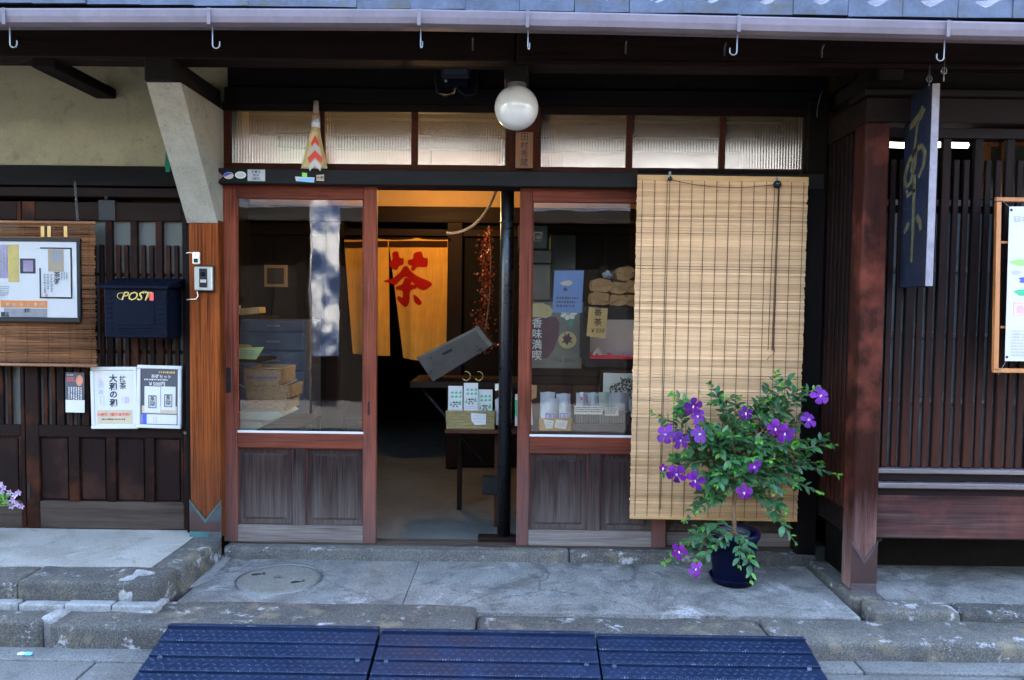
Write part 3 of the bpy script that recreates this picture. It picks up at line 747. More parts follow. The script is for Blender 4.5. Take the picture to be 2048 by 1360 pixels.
for r in range(7):
    y = -.985 + r * .215
    for i in range(-20, 20):
        x = xs0 + i * TP
        o = bpy.data.objects.new('eave_tile' if r == 0 else 'roof_tile', tm_e if r == 0 else tm_f)
        o.location = (x + random.uniform(-.002, .002), y + random.uniform(-.004, .004), rz(y) + .085 + (-.022 * x / 3 if r == 0 else -.012 * x / 3) + random.uniform(-.002, .002))
        o.rotation_euler = (random.uniform(-.01, .01), random.uniform(-.012, .012), random.uniform(-.01, .01)); link(o, roof)
# rain gutter: half round trough that drops and bows to the right, straps and hooks
gp = [(-60, 33), (420, 33), (840, 35), (1250, 43), (1650, 53), (2110, 63)]
gpts = [P(x, y, -1.05) for x, y in gp]
gl = []
for i in range(len(gpts) - 1):
    for k in range(6): gl.append(gpts[i].lerp(gpts[i + 1], k / 6))
gl.append(gpts[-1]); gl = [Vector((XL, -1.05, gl[0].z))] + gl + [Vector((XR, -1.05, gl[-1].z))]
bm = bmesh.new(); rows = []
prof = [(.0, .026), (-.006, .03), (-.008, .024), (-.006, .0), (.0, -.022), (.02, -.032), (.06, -.032), (.085, -.018), (.09, .03), (.086, .03), (.08, -.012), (.058, -.026), (.022, -.026), (.004, -.016), (.0, .026)]
for p in gl: rows.append([bm.verts.new((p.x, p.y + a, p.z + b)) for a, b in prof])
for i in range(len(rows) - 1):
    for k in range(len(prof) - 1): bm.faces.new((rows[i][k], rows[i + 1][k], rows[i + 1][k + 1], rows[i][k + 1]))
gut = bmobj('rain_gutter', bm, m_gutter, B, smooth=False)
for gx, gy, hx, hy, flip in ((7, 33, 12, 95, 1), (417, 33, 424, 97, 1), (838, 35, 840, 97, 0), (1055, 39, 1055, 100, 0), (1478, 48, 1471, 110, -1), (1897, 58, 1886, 122, -1)):
    c = P(gx, gy, -1.062)
    box('gutter_strap', m_gutter, gut, c.x - .007, c.x + .007, c.y - .0015, c.y + .0008, c.z - .03, c.z + .034, .0005)
    lathe('rivet', m_steel, gut, [(0, .0), (.003, .0)], (c.x, c.y - .002, c.z + .018), 6)
    top = Vector((c.x + .003, -1.03, c.z - .03)); bot = P(hx, hy, -1.03)
    w_ = .014 * (flip or .25)
    pts = [top, Vector((top.x, top.y, bot.z + .02))] + [Vector((top.x + w_ - w_ * math.cos(a), top.y - (.008 if flip == 0 else 0) * math.sin(a), bot.z + .014 - .014 * math.sin(a))) for a in [math.pi * k / 8 for k in range(9)]] + [Vector((top.x + 2 * w_, top.y, bot.z + .028))]
    tube('hanging_hook', m_steel, gut, pts, .0028, 6)
for sx in (945, 1253, 1452, 1648):
    c = P(sx, 75 + (sx - 945) * .02, -.97); tube('soffit_stay', m_dsteel, gut, [c, c + Vector((0, .02, -.012)), c + Vector((0, .02, -.045))], .004, 6)
# upper storey: unseen set-back wall and roof, added to cast shade on the street
box('upper_wall', m_oppwall, B, XL, XR, .95, 1.15, 2.9, 4.75, .005)
for i in range(10):
    box('upper_window_bar', m_blackz, B, -2.6 + i * .12, -2.54 + i * .12, .93, .96, 3.65, 4.3, .003)
    box('upper_window_bar', m_blackz, B, 1.5 + i * .12, 1.56 + i * .12, .93, .96, 3.65, 4.3, .003)
prism('upper_roof', m_roof, B, [(.3, 4.62), (4.6, 6.2), (4.6, 6.3), (.3, 4.74)], 'x', XL - .2, XR + .2)
prism('upper_roof', m_roof, B, [(4.6, 6.2), (8.6, 4.7), (8.6, 4.8), (4.6, 6.3)], 'x', XL - .2, XR + .2)
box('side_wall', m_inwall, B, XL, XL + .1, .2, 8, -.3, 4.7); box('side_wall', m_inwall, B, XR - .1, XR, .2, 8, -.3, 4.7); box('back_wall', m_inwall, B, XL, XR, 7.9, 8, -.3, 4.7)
# interior shell
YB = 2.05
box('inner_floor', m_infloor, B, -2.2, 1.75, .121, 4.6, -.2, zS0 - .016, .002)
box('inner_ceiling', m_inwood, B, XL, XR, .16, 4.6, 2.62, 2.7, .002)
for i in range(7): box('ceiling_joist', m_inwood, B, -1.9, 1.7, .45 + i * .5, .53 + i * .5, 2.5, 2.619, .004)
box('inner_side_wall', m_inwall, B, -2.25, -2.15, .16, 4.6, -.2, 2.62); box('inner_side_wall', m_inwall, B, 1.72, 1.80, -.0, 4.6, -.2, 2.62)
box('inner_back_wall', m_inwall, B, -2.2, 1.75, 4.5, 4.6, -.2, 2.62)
# partition with the noren doorway: plaster above, dark beams, posts
box('partition_plaster', m_inplaster, B, -2.15, 1.72, YB, YB + .06, P(870, 414, YB).z, 2.62, .002)
box('partition_beam', m_inwood, B, -2.15, 1.72, YB - .07, YB + .09, P(870, 445, YB - .07).z, P(870, 413, YB - .07).z, .004)
box('partition_rail', m_inwood, B, -2.15, 1.72, YB - .03, YB + .05, P(870, 472, YB - .03).z, P(870, 458, YB - .03).z, .003)
xa, xb = P(895, 600, YB).x, P(925, 600, YB).x
box('partition_post', m_inwood, B, xa, xb, YB - .06, YB + .09, zS0, P(870, 445, YB).z, .004)
box('partition_wall', m_inwall, B, xb, 1.72, YB + .01, YB + .06, zS0, P(870, 445, YB).z, .003)
xa, xb = P(655, 600, YB).x, P(690, 600, YB).x
box('partition_post', m_inwood, B, xa, xb, YB - .06, YB + .09, zS0, P(870, 445, YB).z, .004)
box('partition_wall', m_inwall, B, -2.15, xa, YB + .01, YB + .06, zS0, P(870, 445, YB).z, .003)

# ================================================================ SLIDING DOORS
def shop_door(label, xl, xr, ytop, ybot, gl, gr, gt, gb, mb, pb, mu0, mu1, Y, handle=None):
    T = .034; X0, X1, Z0, Z1 = rect(xl, ytop, xr, ybot, Y)
    Z0 = zS0 + .005; Z1 = zl0 + .012
    d = thing('sliding_door', label, 'sliding door', ((X0 + X1) / 2, Y, Z0), 'glazed sliding doors of the tea shop')
    ym = (gt + gb) / 2; xm = (xl + xr) / 2
    a, b = P(gl, ym, Y).x, P(gr, ym, Y).x
    zgt, zgb, zmb, zpb = (P(xm, q, Y).z for q in (gt, gb, mb, pb))
    box('stile', m_door, d, X0, a, Y, Y + T, Z0, Z1, .003); box('stile', m_door, d, b, X1, Y, Y + T, Z0, Z1, .003)
    box('top_rail', m_doorx, d, a, b, Y + .001, Y + T - .001, zgt, Z1, .003)
    box('middle_rail', m_doorx, d, a, b, Y + .001, Y + T - .001, zmb, zgb - .002, .003)
    box('bottom_rail', m_greyrail, d, a, b, Y + .001, Y + T - .001, Z0, zpb, .003)
    box('glazing_bead', m_white, d, a, b, Y + .004, Y + .016, zgb - .004, zgb + .009, .002)
    for u, v2 in ((a, a + .008), (b - .008, b)): box('glazing_bead', m_doorx, d, u, v2, Y + .006, Y + .016, zgb + .009, zgt, .002)
    c0, c1 = P(mu0, 970, Y).x, P(mu1, 970, Y).x
    box('muntin', m_panel, d, c0, c1, Y + .002, Y + T - .002, zpb, zmb, .003)
    gv = [(a, Y + .017, zgb), (b, Y + .017, zgb), (b, Y + .017, zgt), (a, Y + .017, zgt)]
    mesh('glass_pane', gv, [(0, 1, 2, 3)], m_glass, d)
    for u, v2 in ((a, c0), (c1, b)):
        pn = box('panel', m_panel, d, u, v2, Y + .017, Y + .024, zpb, zmb, .001)
        i = .03; bm = bmesh.new()          # raised field with a bevelled border
        f0 = [(u + i, zpb + i), (v2 - i, zpb + i), (v2 - i, zmb - i), (u + i, zmb - i)]
        f1 = [(x + sx * .012, z + sz * .012) for (x, z), (sx, sz) in zip(f0, ((1, 1), (-1, 1), (-1, -1), (1, -1)))]
        lo = [bm.verts.new((x, Y + .0165, z)) for x, z in f0]; hi = [bm.verts.new((x, Y + .010, z)) for x, z in f1]
        bm.faces.new(hi)
        for k in range(4): bm.faces.new((lo[k], lo[(k + 1) % 4], hi[(k + 1) % 4], hi[k]))
        bmobj('raised_field', bm, m_panel, pn)
        t = .006
        for q in ((u, v2, zpb, zpb + t), (u, v2, zmb - t, zmb)): box('moulding', m_lowrail if q[2] == zpb else m_doorx, pn, q[0], q[1], Y + .010, Y + .0165, q[2], q[3], .002)
        for q in ((u, u + t), (v2 - t, v2)): box('moulding', m_doorx, pn, q[0], q[1], Y + .011, Y + .0165, zpb + t, zmb - t, .002)
    if handle:
        hx, h0, h1 = handle; A = rect(hx - 5, h0, hx + 5, h1, Y)
        hd = box('finger_pull', m_lens, d, A[0], A[1], Y - .002, Y + .004, A[2], A[3], .002)
        box('pull_plate', m_dsteel, hd, A[0] + .003, A[1] - .003, Y - .0035, Y - .002, (A[2] + A[3]) / 2 - .012, (A[2] + A[3]) / 2 + .012, .001)
    return d
d1 = shop_door('glazed sliding door beside the cedar post, stacked wicker trays behind its glass', 446, 752.5, 371, 1089, 473, 727, 398, 866, 897, 1051, 585, 611, 0.0, (457, 735, 785))
box('mortise', m_lens, d1, P(737, 815, 0).x - .005, P(737, 815, 0).x + .005, -.002, .003, P(737, 830, 0).z, P(737, 803, 0).z, .001)
d2 = shop_door('glazed sliding door half covered by the bamboo blind, tea bags behind its glass', 1036, 1338.5, 377, 1101, 1062, 1312, 405, 874, 908, 1062, 1176, 1201, 0.0)
d3 = shop_door('glazed sliding door hidden behind the bamboo blind save for its grey foot', 1314, 1604, 379, 1101, 1341, 1592, 407, 876, 910, 1066, 1458, 1480, .042)

# ================================================================ BAMBOO BLIND
Yb = -.105
X0, X1, Z0, Z1 = rect(1275, 352, 1617, 1036, Yb)
X0, X1 = P(1275, 352, Yb).x, P(1617, 352, Yb).x
bl = thing('bamboo_blind', 'long pale bamboo slat blind hanging over the right hand shop door', 'blind', ((X0 + X1) / 2, Yb, Z1))
hr = box('head_rail', m_bamr, bl, X0, X1, Yb - .006, Yb + .006, Z1 - .028, Z1, .002)
nsl = 124; pitch = (Z1 - .028 - Z0) / nsl
v, f = chamfer(0, 0, 0, (X1 - X0) / 2, .0016, pitch * .485, .0008)
sl0 = None
for i in range(nsl):
    o = bpy.data.objects.new('slat', sl0.data) if sl0 else mesh('slat', v, f, m_bam, None, loc=(0, 0, 0))
    if sl0 is None: COL.objects.unlink(o)
    wob = .0025 * math.sin(i * .21) + random.uniform(-.0012, .0012)
    sp = i % 31 in (7, 24)
    o.location = ((X0 + X1) / 2 + random.uniform(-.0012, .0012) + (-.004 if sp else 0), Yb + wob, Z1 - .028 - (i + .5) * pitch)
    o.rotation_euler = (random.uniform(-.16, .16), random.uniform(-.0013, .0013), 0)
    o.scale = (1.0 + random.uniform(-.002, .003), random.uniform(.7, 1.2), random.uniform(.86, 1.1)); link(o, bl); sl0 = sl0 or o
box('bottom_rail', m_bamr, bl, X0, X1, Yb - .006, Yb + .005, Z0 - .012, Z0 + .004, .002)
for k in range(14):
    x = X0 + .026 + k * (X1 - X0 - .05) / 13; bm = bmesh.new(); nseg = nsl
    pts = []
    for i in range(nseg):
        z = Z1 - .03 - i * pitch; s = .0018
        for (za, zb_) in ((z, z - pitch * .55),):
            q = [bm.verts.new((x - s + .0009 * (i % 2), Yb - .0062, za)), bm.verts.new((x + s + .0009 * (i % 2), Yb - .0062, za)), bm.verts.new((x + s, Yb - .0062, zb_)), bm.verts.new((x - s, Yb - .0062, zb_))]
            bm.faces.new(q)
    t_ = tube_geo([(x, Yb - .0045, Z1 - .02), (x, Yb - .0045, Z0)], .0009, 4); b0 = [bm.verts.new(q) for q in t_[0]]
    for q in t_[1]: bm.faces.new([b0[j] for j in q])
    bmobj('warp_thread', bm, m_thread, bl)
for (hx, hy, wd) in ((1340, 357, .012), (1554, 367, .02)):
    c = P(hx, hy, Yb - .012)
    h = box('hanger_clip', m_steel, bl, c.x - .006, c.x + .006, Yb - .01, Yb - .004, c.z - .004, c.z + .035, .001)
    pu = lathe('pulley', m_lens, bl, [(0, -.012), (wd * .8, -.012), (wd, -.006), (wd, .006), (wd * .8, .012), (0, .012)], (0, 0, 0), 14)
    pu.rotation_euler = (math.pi / 2, 0, 0); pu.location = Vector((c.x, Yb - .018, c.z - .004)); pu.parent = None; pu.parent = bl; pu.matrix_parent_inverse = world(bl).inverted()
    for sx in (-.005, .006): lathe('pulley_screw', m_steel, pu, [(0, .004), (.003, .0), (.003, -.004)], (c.x + sx, Yb - .031, c.z - .001), 8)
    for dx in ((0,) if wd < .015 else (-.012, .008, .013)):
        tube('pull_cord', m_thread, bl, [(c.x + dx, Yb - .014, c.z - .01), (c.x + dx - .003, Yb - .009, c.z - .5), (c.x + dx - .006, Yb - .009, P(1540, 700 if wd > .015 else 1020, Yb).z)], .0016, 5)
a, b = P(1342, 360, Yb - .02), P(1552, 368, Yb - .02)
tube('loop_cord', m_thread, bl, bez(a, (a + b) / 2 + Vector((0, -.002, -.055)), b, 16), .0018, 5)
e = P(1540, 712, Yb - .012)
tube('cord_tail', m_thread, bl, [e + Vector((.01, 0, .06)), e + Vector((.028, -.002, .035)), e + Vector((.022, -.002, .01)), e, e + Vector((-.01, 0, -.02))], .0014, 5)
bl.rotation_euler.y = rad(.25)

# ================================================================ LEFT LATTICE DOORS
def lattice_door(label, xl, xr, wide, panels, Y, frame_right=True):
    X0, X1 = P(xl, 750, Y).x, P(xr, 750, Y).x; xm = min(max((xl + xr) / 2, 0), 2048)
    Z = lambda y: P(200, y, Y).z
    d = thing('lattice_door', label, 'lattice door', ((X0 + X1) / 2, Y, zL), 'lattice doors on the left step')
    T = .036; Z0 = zL + .004
    a, b = X0 + .072, X1 - .022
    box('stile', m_lat, d, X0, a, Y, Y + T, Z0, Z(404), .003); box('stile', m_lat, d, b, X1, Y, Y + T, Z0, Z(404), .003)
    box('top_rail', m_latx, d, a, b, Y + .001, Y + T, Z(441), Z(404), .003)
    box('middle_rail', m_latx, d, a, b, Y + .001, Y + T, Z(875), Z(852), .003)
    box('bottom_rail', m_lowrail, d, a, b, Y + .001, Y + T, Z0, Z(1004), .003)
    mesh('frosted_pane', [(a, Y + .03, Z(852)), (b, Y + .03, Z(852)), (b, Y + .03, Z(441)), (a, Y + .03, Z(441))], [(0, 1, 2, 3)], m_shojiglass, d)
    px = (wide[1] - wide[0])
    for k, x in enumerate(wide):
        xa, xb = P(x - 6.5, 650, Y).x, P(x + 6.5, 650, Y).x
        if a - .01 < xa < b - .02: box('slat', m_lat, d, xa, xb, Y + .003, Y + .028, Z(852), Z(441), .002)
        for off in (17.5, 33.5):
            xa, xb = P(x + off - 4, 650, Y).x, P(x + off + 4, 650, Y).x
            if a < xa and xb < b: box('slat', m_lat, d, xa, xb, Y + .008, Y + .026, Z(852), Z(489), .002)
    for y in (545, 700): box('cross_bar', m_latx, d, a, b, Y + .0285, Y + .0295, Z(y + 7), Z(y), .0003)
    prev = a
    for (p0, p1) in panels:
        u, v2 = P(p0, 940, Y).x, P(p1, 940, Y).x
        if u - prev > .004: box('panel_stile', m_lat, d, prev, u, Y + .001, Y + .034, Z(1004), Z(875), .002)
        pn = box('panel', m_lpanel, d, u, v2, Y + .02, Y + .03, Z(1004), Z(875), .001)
        box('raised_field', m_lpanel, pn, u + .012, v2 - .012, Y + .012, Y + .021, Z(1004) + .012, Z(875) - .012, .006)
        prev = v2
    if b - prev > .004: box('panel_stile', m_lat, d, prev, b, Y + .001, Y + .034, Z(1004), Z(875), .002)
    return d
wide = [x for x in (18, 68.5, 118.5, 168.5, 218.5, 268.5, 318.5)]
ld1 = lattice_door('brown lattice door with four low panels, the mailbox and notices fixed on it', 49, 374, [68.5, 118.5, 168.5, 218.5, 268.5, 318.5], ((76, 138), (158, 213), (231, 290), (308, 362)), .03)
ld2 = lattice_door('brown lattice door partly covered by the reed blind beside the lilac flowers', -250, 47, [-270, -220, -170, -120, -70, -20], ((-215, -155), (-135, -75), (-55, 38)), .03)
c = P(370, 865, .025)
lathe('lock_screw', m_steel, ld1, [(0, -.004), (.008, -.003), (.01, .0), (.01, .006)], (0, 0, 0), 12).matrix_basis = Matrix.Translation(c) @ Matrix.Rotation(rad(-90), 4, 'X') @ Matrix.Rotation(rad(180), 4, 'X')
pbox('latch_plate', m_dsteel, ld1, 197, 400, 230, 441, .024, .006)
pbox('edge_pull', m_dsteel, ld1, 55, 967, 60, 1000, .026, .004, .001)
pb_ = P(213, 396, .022); lathe('latch_knob', m_dsteel, ld1, [(0, .016), (.008, .012), (.008, -.01), (0, -.01)], pb_, 10)

# ================================================================ REED BLIND (left)
Yr = -.035
X0, X1, Z0, Z1 = rect(-180, 441, 193, 730, Yr)
rb = thing('reed_blind', 'old red brown reed blind on the lattice door behind the framed notice', 'blind', ((X0 + X1) / 2, Yr, Z1))
bm = bmesh.new(); n = 92
for i in range(n):
    z = Z1 - .012 - (Z1 - Z0 - .02) * (i + .5) / n; r = (Z1 - Z0) / n * .5
    e = X1 + random.uniform(-.012, .004)
    t_ = tube_geo([(X0, Yr + random.uniform(-.001, .001), z), ((X0 + X1) / 2, Yr + random.uniform(-.002, .002), z + random.uniform(-.002, .002)), (e, Yr + random.uniform(-.001, .001), z + random.uniform(-.002, .002))], r * random.uniform(.75, 1.05), 5)
    b0 = [bm.verts.new(q) for q in t_[0]]
    for q in t_[1]: bm.faces.new([b0[j] for j in q])
o = bmobj('reeds', bm, m_reed, rb, smooth=True); o['kind'] = 'stuff'
for z, nm in ((Z1 - .006, 'top_cane'), (Z0 + .004, 'bottom_cane'), (P(100, 590, Yr).z, 'middle_cane')):
    tube(nm, m_cane, rb, [(X0, Yr - .005, z), (X1 + .002, Yr - .005, z - .002)], .0085 if nm != 'middle_cane' else .004, 8)
for k in range(9):
    x = X0 + .05 + k * (X1 - X0 - .08) / 8; tube('binding_thread', m_thread, rb, [(x, Yr - .0065, Z1), (x + .003, Yr - .0065, Z0)], .0011, 4)
for xx in (85, 98, 131):
    flat('paper_strip', m_kraftl, rb, xx - 3.5, 452, xx + 3.5, 474, Yr - .007)
c0, c1 = P(150, 366, .0), P(155, 440, Yr - .01)
ch = thing('hanging_chain', 'thin dark chain holding up the reed blind', 'chain', c0)
for i in range(16):
    p = c0.lerp(c1, i / 15); bm = bmesh.new()
    t_ = tube_geo([(p.x + .0035 * math.cos(a), p.y + (.0035 * math.cos(a) if i % 2 else 0), p.z + .009 * math.sin(a)) for a in [2 * math.pi * k / 8 for k in range(9)]], .001, 4, False)
    b0 = [bm.verts.new(q) for q in t_[0]]
    for q in t_[1]: bm.faces.new([b0[j] for j in q])
    bmobj('chain_link', bm, m_steel, ch)

# ================================================================ FRAMED NOTICE ON THE REED BLIND
Yn = -.07
fn_ = thing('framed_notice', 'black framed collage of pictures and prices hung on the reed blind', 'poster', P(40, 640, Yn))
for (a, b, c_, d_) in ((-130, 475, 160, 482), (-130, 634, 160, 643), (-130, 482, -124, 634), (153, 482, 160, 634)): pbox('frame_bar', m_lens, fn_, a, b, c_, d_, Yn, .018, .002)
flat('mount_sheet', m_mount, fn_, -124, 481, 154, 635, Yn + .008)
Yq = Yn + .0068
for nm, mt, r_ in (('photo_print', m_mauve, (-30, 489, 16, 556)), ('photo_print', m_yel, (16, 489, 38, 564)), ('photo_print', m_dprint, (40, 517, 71, 547)), ('photo_print', m_mauve, (46, 521, 66, 543)), ('photo_print', m_tan, (96, 499, 127, 543)), ('photo_print', m_grey, (104, 502, 122, 524)),
                     ('price_strip', m_orange, (1, 601, 94, 615)), ('price_table', m_grey, (8, 617, 94, 634)), ('price_strip', m_orange, (-90, 601, -10, 615)), ('photo_print', m_dprint, (49, 617, 60, 625)), ('photo_print', m_dprint, (2, 624, 18, 633))):
    flat(nm, mt, fn_, *r_, Yq); Yq -= .0003
for k in range(6): flat('label_patch', m_paper, fn_, 12 + k * 14, 606, 18 + k * 14, 612, Yq)
for (a, b, c_, d_) in ((80, 495, 143, 497.5), (141, 497, 144, 596), (79, 594, 144, 597), (79, 536, 81.5, 594)): flat('print_border', m_ink, fn_, a, b, c_, d_, Yq)
ptext(m_ink, fn_, '茶粥', 114, 556, 12, Yq, vertical=True, bold=.01, spacing=1.0)
scribble(m_grey, fn_, 86, 548, 106, 590, Yq, 3, True, .8, 3); scribble(m_grey, fn_, 121, 545, 136, 560, Yq, 3, True, .8, 4); scribble(m_grey, fn_, -4, 495, 14, 548, Yq - .001, 3, True, .8, 5)
scribble(m_grey, fn_, 0, 571, 17, 592, Yq, 5, False, .8, 6); flat('seal_print', m_pink, fn_, 90, 588, 95, 593, Yq)
for k in range(4): scribble(m_paper, fn_, 10 + k * 21, 619, 24 + k * 21, 632, Yq, 5, True, .8, 10 + k)
X0, X1, Z0, Z1 = rect(-124, 481, 154, 635, Yn + .004)
mesh('picture_glass', [(X0, Yn + .003, Z0), (X1, Yn + .003, Z0), (X1, Yn + .003, Z1), (X0, Yn + .003, Z1)], [(0, 1, 2, 3)], m_picglass, fn_)

# ================================================================ MAILBOX
Yp = -.165; mb_ = thing('mailbox', 'navy metal wall mailbox with gold POST lettering', 'mailbox', P(270, 678, Yp))
X0, X1, Z0, Z1 = rect(208, 574, 329, 676, Yp)
X1b = P(364, 620, .0).x; X1 = (X1 + X1b) / 2
bdy = box('body', m_navy, mb_, X0, X1, Yp, .02, Z0, Z1, .006)
for (a, b) in ((X0 + .012, X0 + .042), (X1 - .05, X1 - .02)):
    for k in range(9): box('embossed_rib', m_navy, bdy, a, b, Yp - .0035, Yp + .001, Z0 + .02 + k * .026, Z0 + .027 + k * .026, .002)
for k in range(3): box('vent_slat', m_navy, bdy, X0 + .075, X1 - .075, Yp - .004, Yp + .001, Z0 + .022 + k * .014, Z0 + .029 + k * .014, .002)
box('door_panel', m_navy, bdy, X0 + .055, X1 - .062, Yp - .0025, Yp + .001, Z0 + .07, Z1 - .012, .002)
prism('lid', m_navy, mb_, [(Yp - .022, Z1 - .006), (Yp - .022, Z1 + .006), (.02, Z1 + .05), (.02, Z1 + .002), (Yp - .01, Z1 + .001), (Yp - .014, Z1 - .006)], 'x', X0 - .02, X1 + .02)
text('lettering', m_gold, mb_, 'POST', P(270, 592, Yp - .004), .062, th=.002, shear=.35, bold=.004, spacing=.92, xs=1.05)
c = P(247, 592, Yp - .004); tube('lettering_flourish', m_gold, mb_, [c + Vector((.02 * math.cos(a) - .012, 0, .017 * math.sin(a))) for a in [math.pi * (.3 + k / 9) for k in range(12)]], .0018, 5)
c = P(285, 590, Yp - .004); tube('lettering_flourish', m_gold, mb_, [c + Vector((.02 * math.cos(a) + .012, 0, .02 * math.sin(a))) for a in [math.pi * (-.3 + k / 8) for k in range(10)]], .0018, 5)
pbox('red_tag', m_red, mb_, 299, 585, 307, 601, Yp - .005, .004, .002)

# ================================================================ INTERCOM, BELL
Yi = -.105; ic = thing('intercom', 'silver door intercom with black camera lens on the cedar post', 'intercom', P(407, 583, Yi))
pbox('body', m_alu, ic, 388, 533, 424, 581, Yi, .034, .004); pbox('back_box', m_lens, ic, 391, 531, 428, 584, Yi + .02, .015, .003)
fp = pbox('face_plate', m_lens, ic, 398, 537, 414, 575, Yi - .003, .005, .002)
c = P(405, 548, Yi - .004); lathe('lens', m_navy, fp, [(0, .0), (.011, .0), (.013, .006)], (0, 0, 0), 16).matrix_basis = Matrix.Translation(c) @ Matrix.Rotation(rad(-90), 4, 'X')
pbox('call_button', m_alu, fp, 400, 559, 412, 565, Yi - .005, .003, .001)
tube('cable', m_cream, ic, [P(394, 582, -.085), P(396, 592, -.083), P(392, 598, -.083), P(374, 599, -.075)], .003, 6)
bp = thing('doorbell', 'small cream doorbell push above the intercom', 'doorbell', P(390, 528, -.08))
pbox('body', m_cream, bp, 384, 504, 398, 528, -.09, .02, .005); pbox('push', m_dsteel, bp, 387, 517, 395, 525, -.094, .005, .002)
c = P(391, 510, -.091); lathe('indicator', m_alu, bp, [(0, .0), (.004, .0)], (0, 0, 0), 10).matrix_basis = Matrix.Translation(c) @ Matrix.Rotation(rad(90), 4, 'X')
tube('cable', m_cream, bp, [P(386, 506, -.075), P(378, 505, -.068), P(373, 506, -.05)], .0025, 6)

# ================================================================ TWO WHITE FRAMED NOTICES AND A FLYER
def notice(name, label, pix, rot, Y):
    x0, y0, x1, y1 = pix; t = thing(name, label, 'poster', P((x0 + x1) / 2, (y0 + y1) / 2, Y))
    w_ = 7
    for r_ in ((x0, y0, x1, y0 + w_), (x0, y1 - w_, x1, y1), (x0, y0 + w_, x0 + w_, y1 - w_), (x1 - w_, y0 + w_, x1, y1 - w_)): pbox('frame_bar', m_white, t, *r_, Y, .016, .003)
    return t
Y = .0
n1 = notice('framed_price_notice', 'white framed notice with large brush calligraphy and a tan price panel', (181, 734, 274, 858), 0, Y)
flat('sheet', m_paper, n1, 187, 740, 268, 852, Y + .006)
ptext(m_ink, n1, '大和の和', 227, 781, 15.2, Y + .005, vertical=True, bold=.03, spacing=.98)
ptext(m_ink, n1, '抹茶', 246, 765, 13, Y + .005, vertical=True, bold=.012, spacing=.95)
ptext(m_grey, n1, '茶', 202, 768, 14, Y + .005); ptext(m_pink, n1, '花', 200, 757, 9, Y + .005); ptext(m_grey, n1, '園', 202, 784, 9, Y + .005)
scribble(m_grey, n1, 198, 792, 211, 812, Y + .005, 2, True, .9, 8)
flat('photo_print', m_mauve, n1, 249, 794, 258, 807, Y + .0052); scribble(m_grey, n1, 243, 794, 248, 806, Y + .005, 1, True, .9, 18)
flat('price_panel', m_tan, n1, 194, 820, 264, 848, Y + .0052)
ptext(m_red, n1, '大和茶（煎茶本来味）', 229, 829, 6.5, Y + .0044, bold=.02); scribble(m_ink, n1, 203, 836, 256, 841, Y + .0042, 1, False, .9, 7)
n1.rotation_euler.y = rad(-.8)
n2 = notice('framed_set_notice', 'white framed dark notice showing two tea packets, tilted beside the calligraphy notice', (273, 731, 362, 857), 0, Y - .004)
flat('sheet', m_dprint, n2, 279, 737, 356, 851, Y + .002)
scribble(m_gold, n2, 317, 741, 350, 748, Y + .001, 1, False, .9, 9, 'gold_print')
ptext(m_paper, n2, '茶粥セット', 322, 753, 7.5, Y + .001, bold=.012); scribble(m_paper, n2, 288, 757, 338, 762, Y + .001, 1, False, .9, 11)
ptext(m_paper, n2, '￥500円', 313, 768, 9, Y + .001, bold=.02)
flat('table_print', m_tan, n2, 284, 812, 354, 827, Y + .0016)
for k, r_ in enumerate(((289, 773, 321, 825), (322, 773, 351, 820))):
    pk = flat('packet_print', m_mauve if False else m_white, n2, *r_, Y + .0008)
    cx = (r_[0] + r_[2]) / 2; cyy = (r_[1] + r_[3]) / 2 + 4
    for q in ((cx - 8, cyy - 12, cx + 8, cyy - 10.5), (cx - 8, cyy + 12, cx + 8, cyy + 13.5), (cx - 8, cyy - 12, cx - 6.5, cyy + 13), (cx + 6.5, cyy - 12, cx + 8, cyy + 13)): flat('seal_line', m_ink, n2, *q, Y + .0003, .0004)
    ptext(m_ink, n2, '茶園', cx, cyy, 10, Y + .0002, vertical=True, bold=.015)
flat('contact_strip', m_paper, n2, 284, 829, 354, 848, Y + .0014); flat('blue_block', m_blueink, n2, 285, 828, 294, 848, Y + .0008); scribble(m_mauve, n2, 306, 834, 316, 846, Y + .0008, 2, True, .9, 12)
n2.rotation_euler.y = rad(.9)
fl = thing('flyer', 'small black and white flyer with a portrait pinned to the lattice door', 'flyer', P(150, 825, .02))
flat('upper_half', m_dprint, fl, 130, 745, 168, 802, .018); flat('lower_half', m_paper, fl, 131, 800, 169, 825, .0174)
pprism('portrait_print', m_skin, fl, [(158 + 7 * math.cos(a), 761 + 11 * math.sin(a)) for a in [2 * math.pi * k / 12 for k in range(12)]], .0166, .0008)
scribble(m_red, fl, 133, 754, 149, 763, .0172, 2, False, .95, 13); scribble(m_paper, fl, 133, 748, 146, 752, .0172, 1, False, .9, 14); scribble(m_paper, fl, 135, 774, 164, 799, .0172, 6, True, .95, 15)
c = P(133, 747, .014); lathe('pin', m_steel, fl, [(0, 0), (.003, .0)], c, 8)
fl.rotation_euler.y = rad(.8)
gtp = thing('green_ribbon', 'strip of green cloth hanging beside the pale plaster bracket', 'ribbon', P(345, 290, -.0))
a = [P(x, y, .02) for x, y in ((338, 288), (337, 305), (335, 325), (336, 344))]
bm = bmesh.new(); prev = None
for i, p in enumerate(a):
    l = bm.verts.new(p + Vector((-.014, .004 * (i % 2), 0))); r = bm.verts.new(p + Vector((.014, -.006 * (i % 2), 0)))
    if prev: bm.faces.new((prev[0], prev[1], r, l))
    prev = (l, r)
bmobj('strip', bm, m_greentape, gtp)
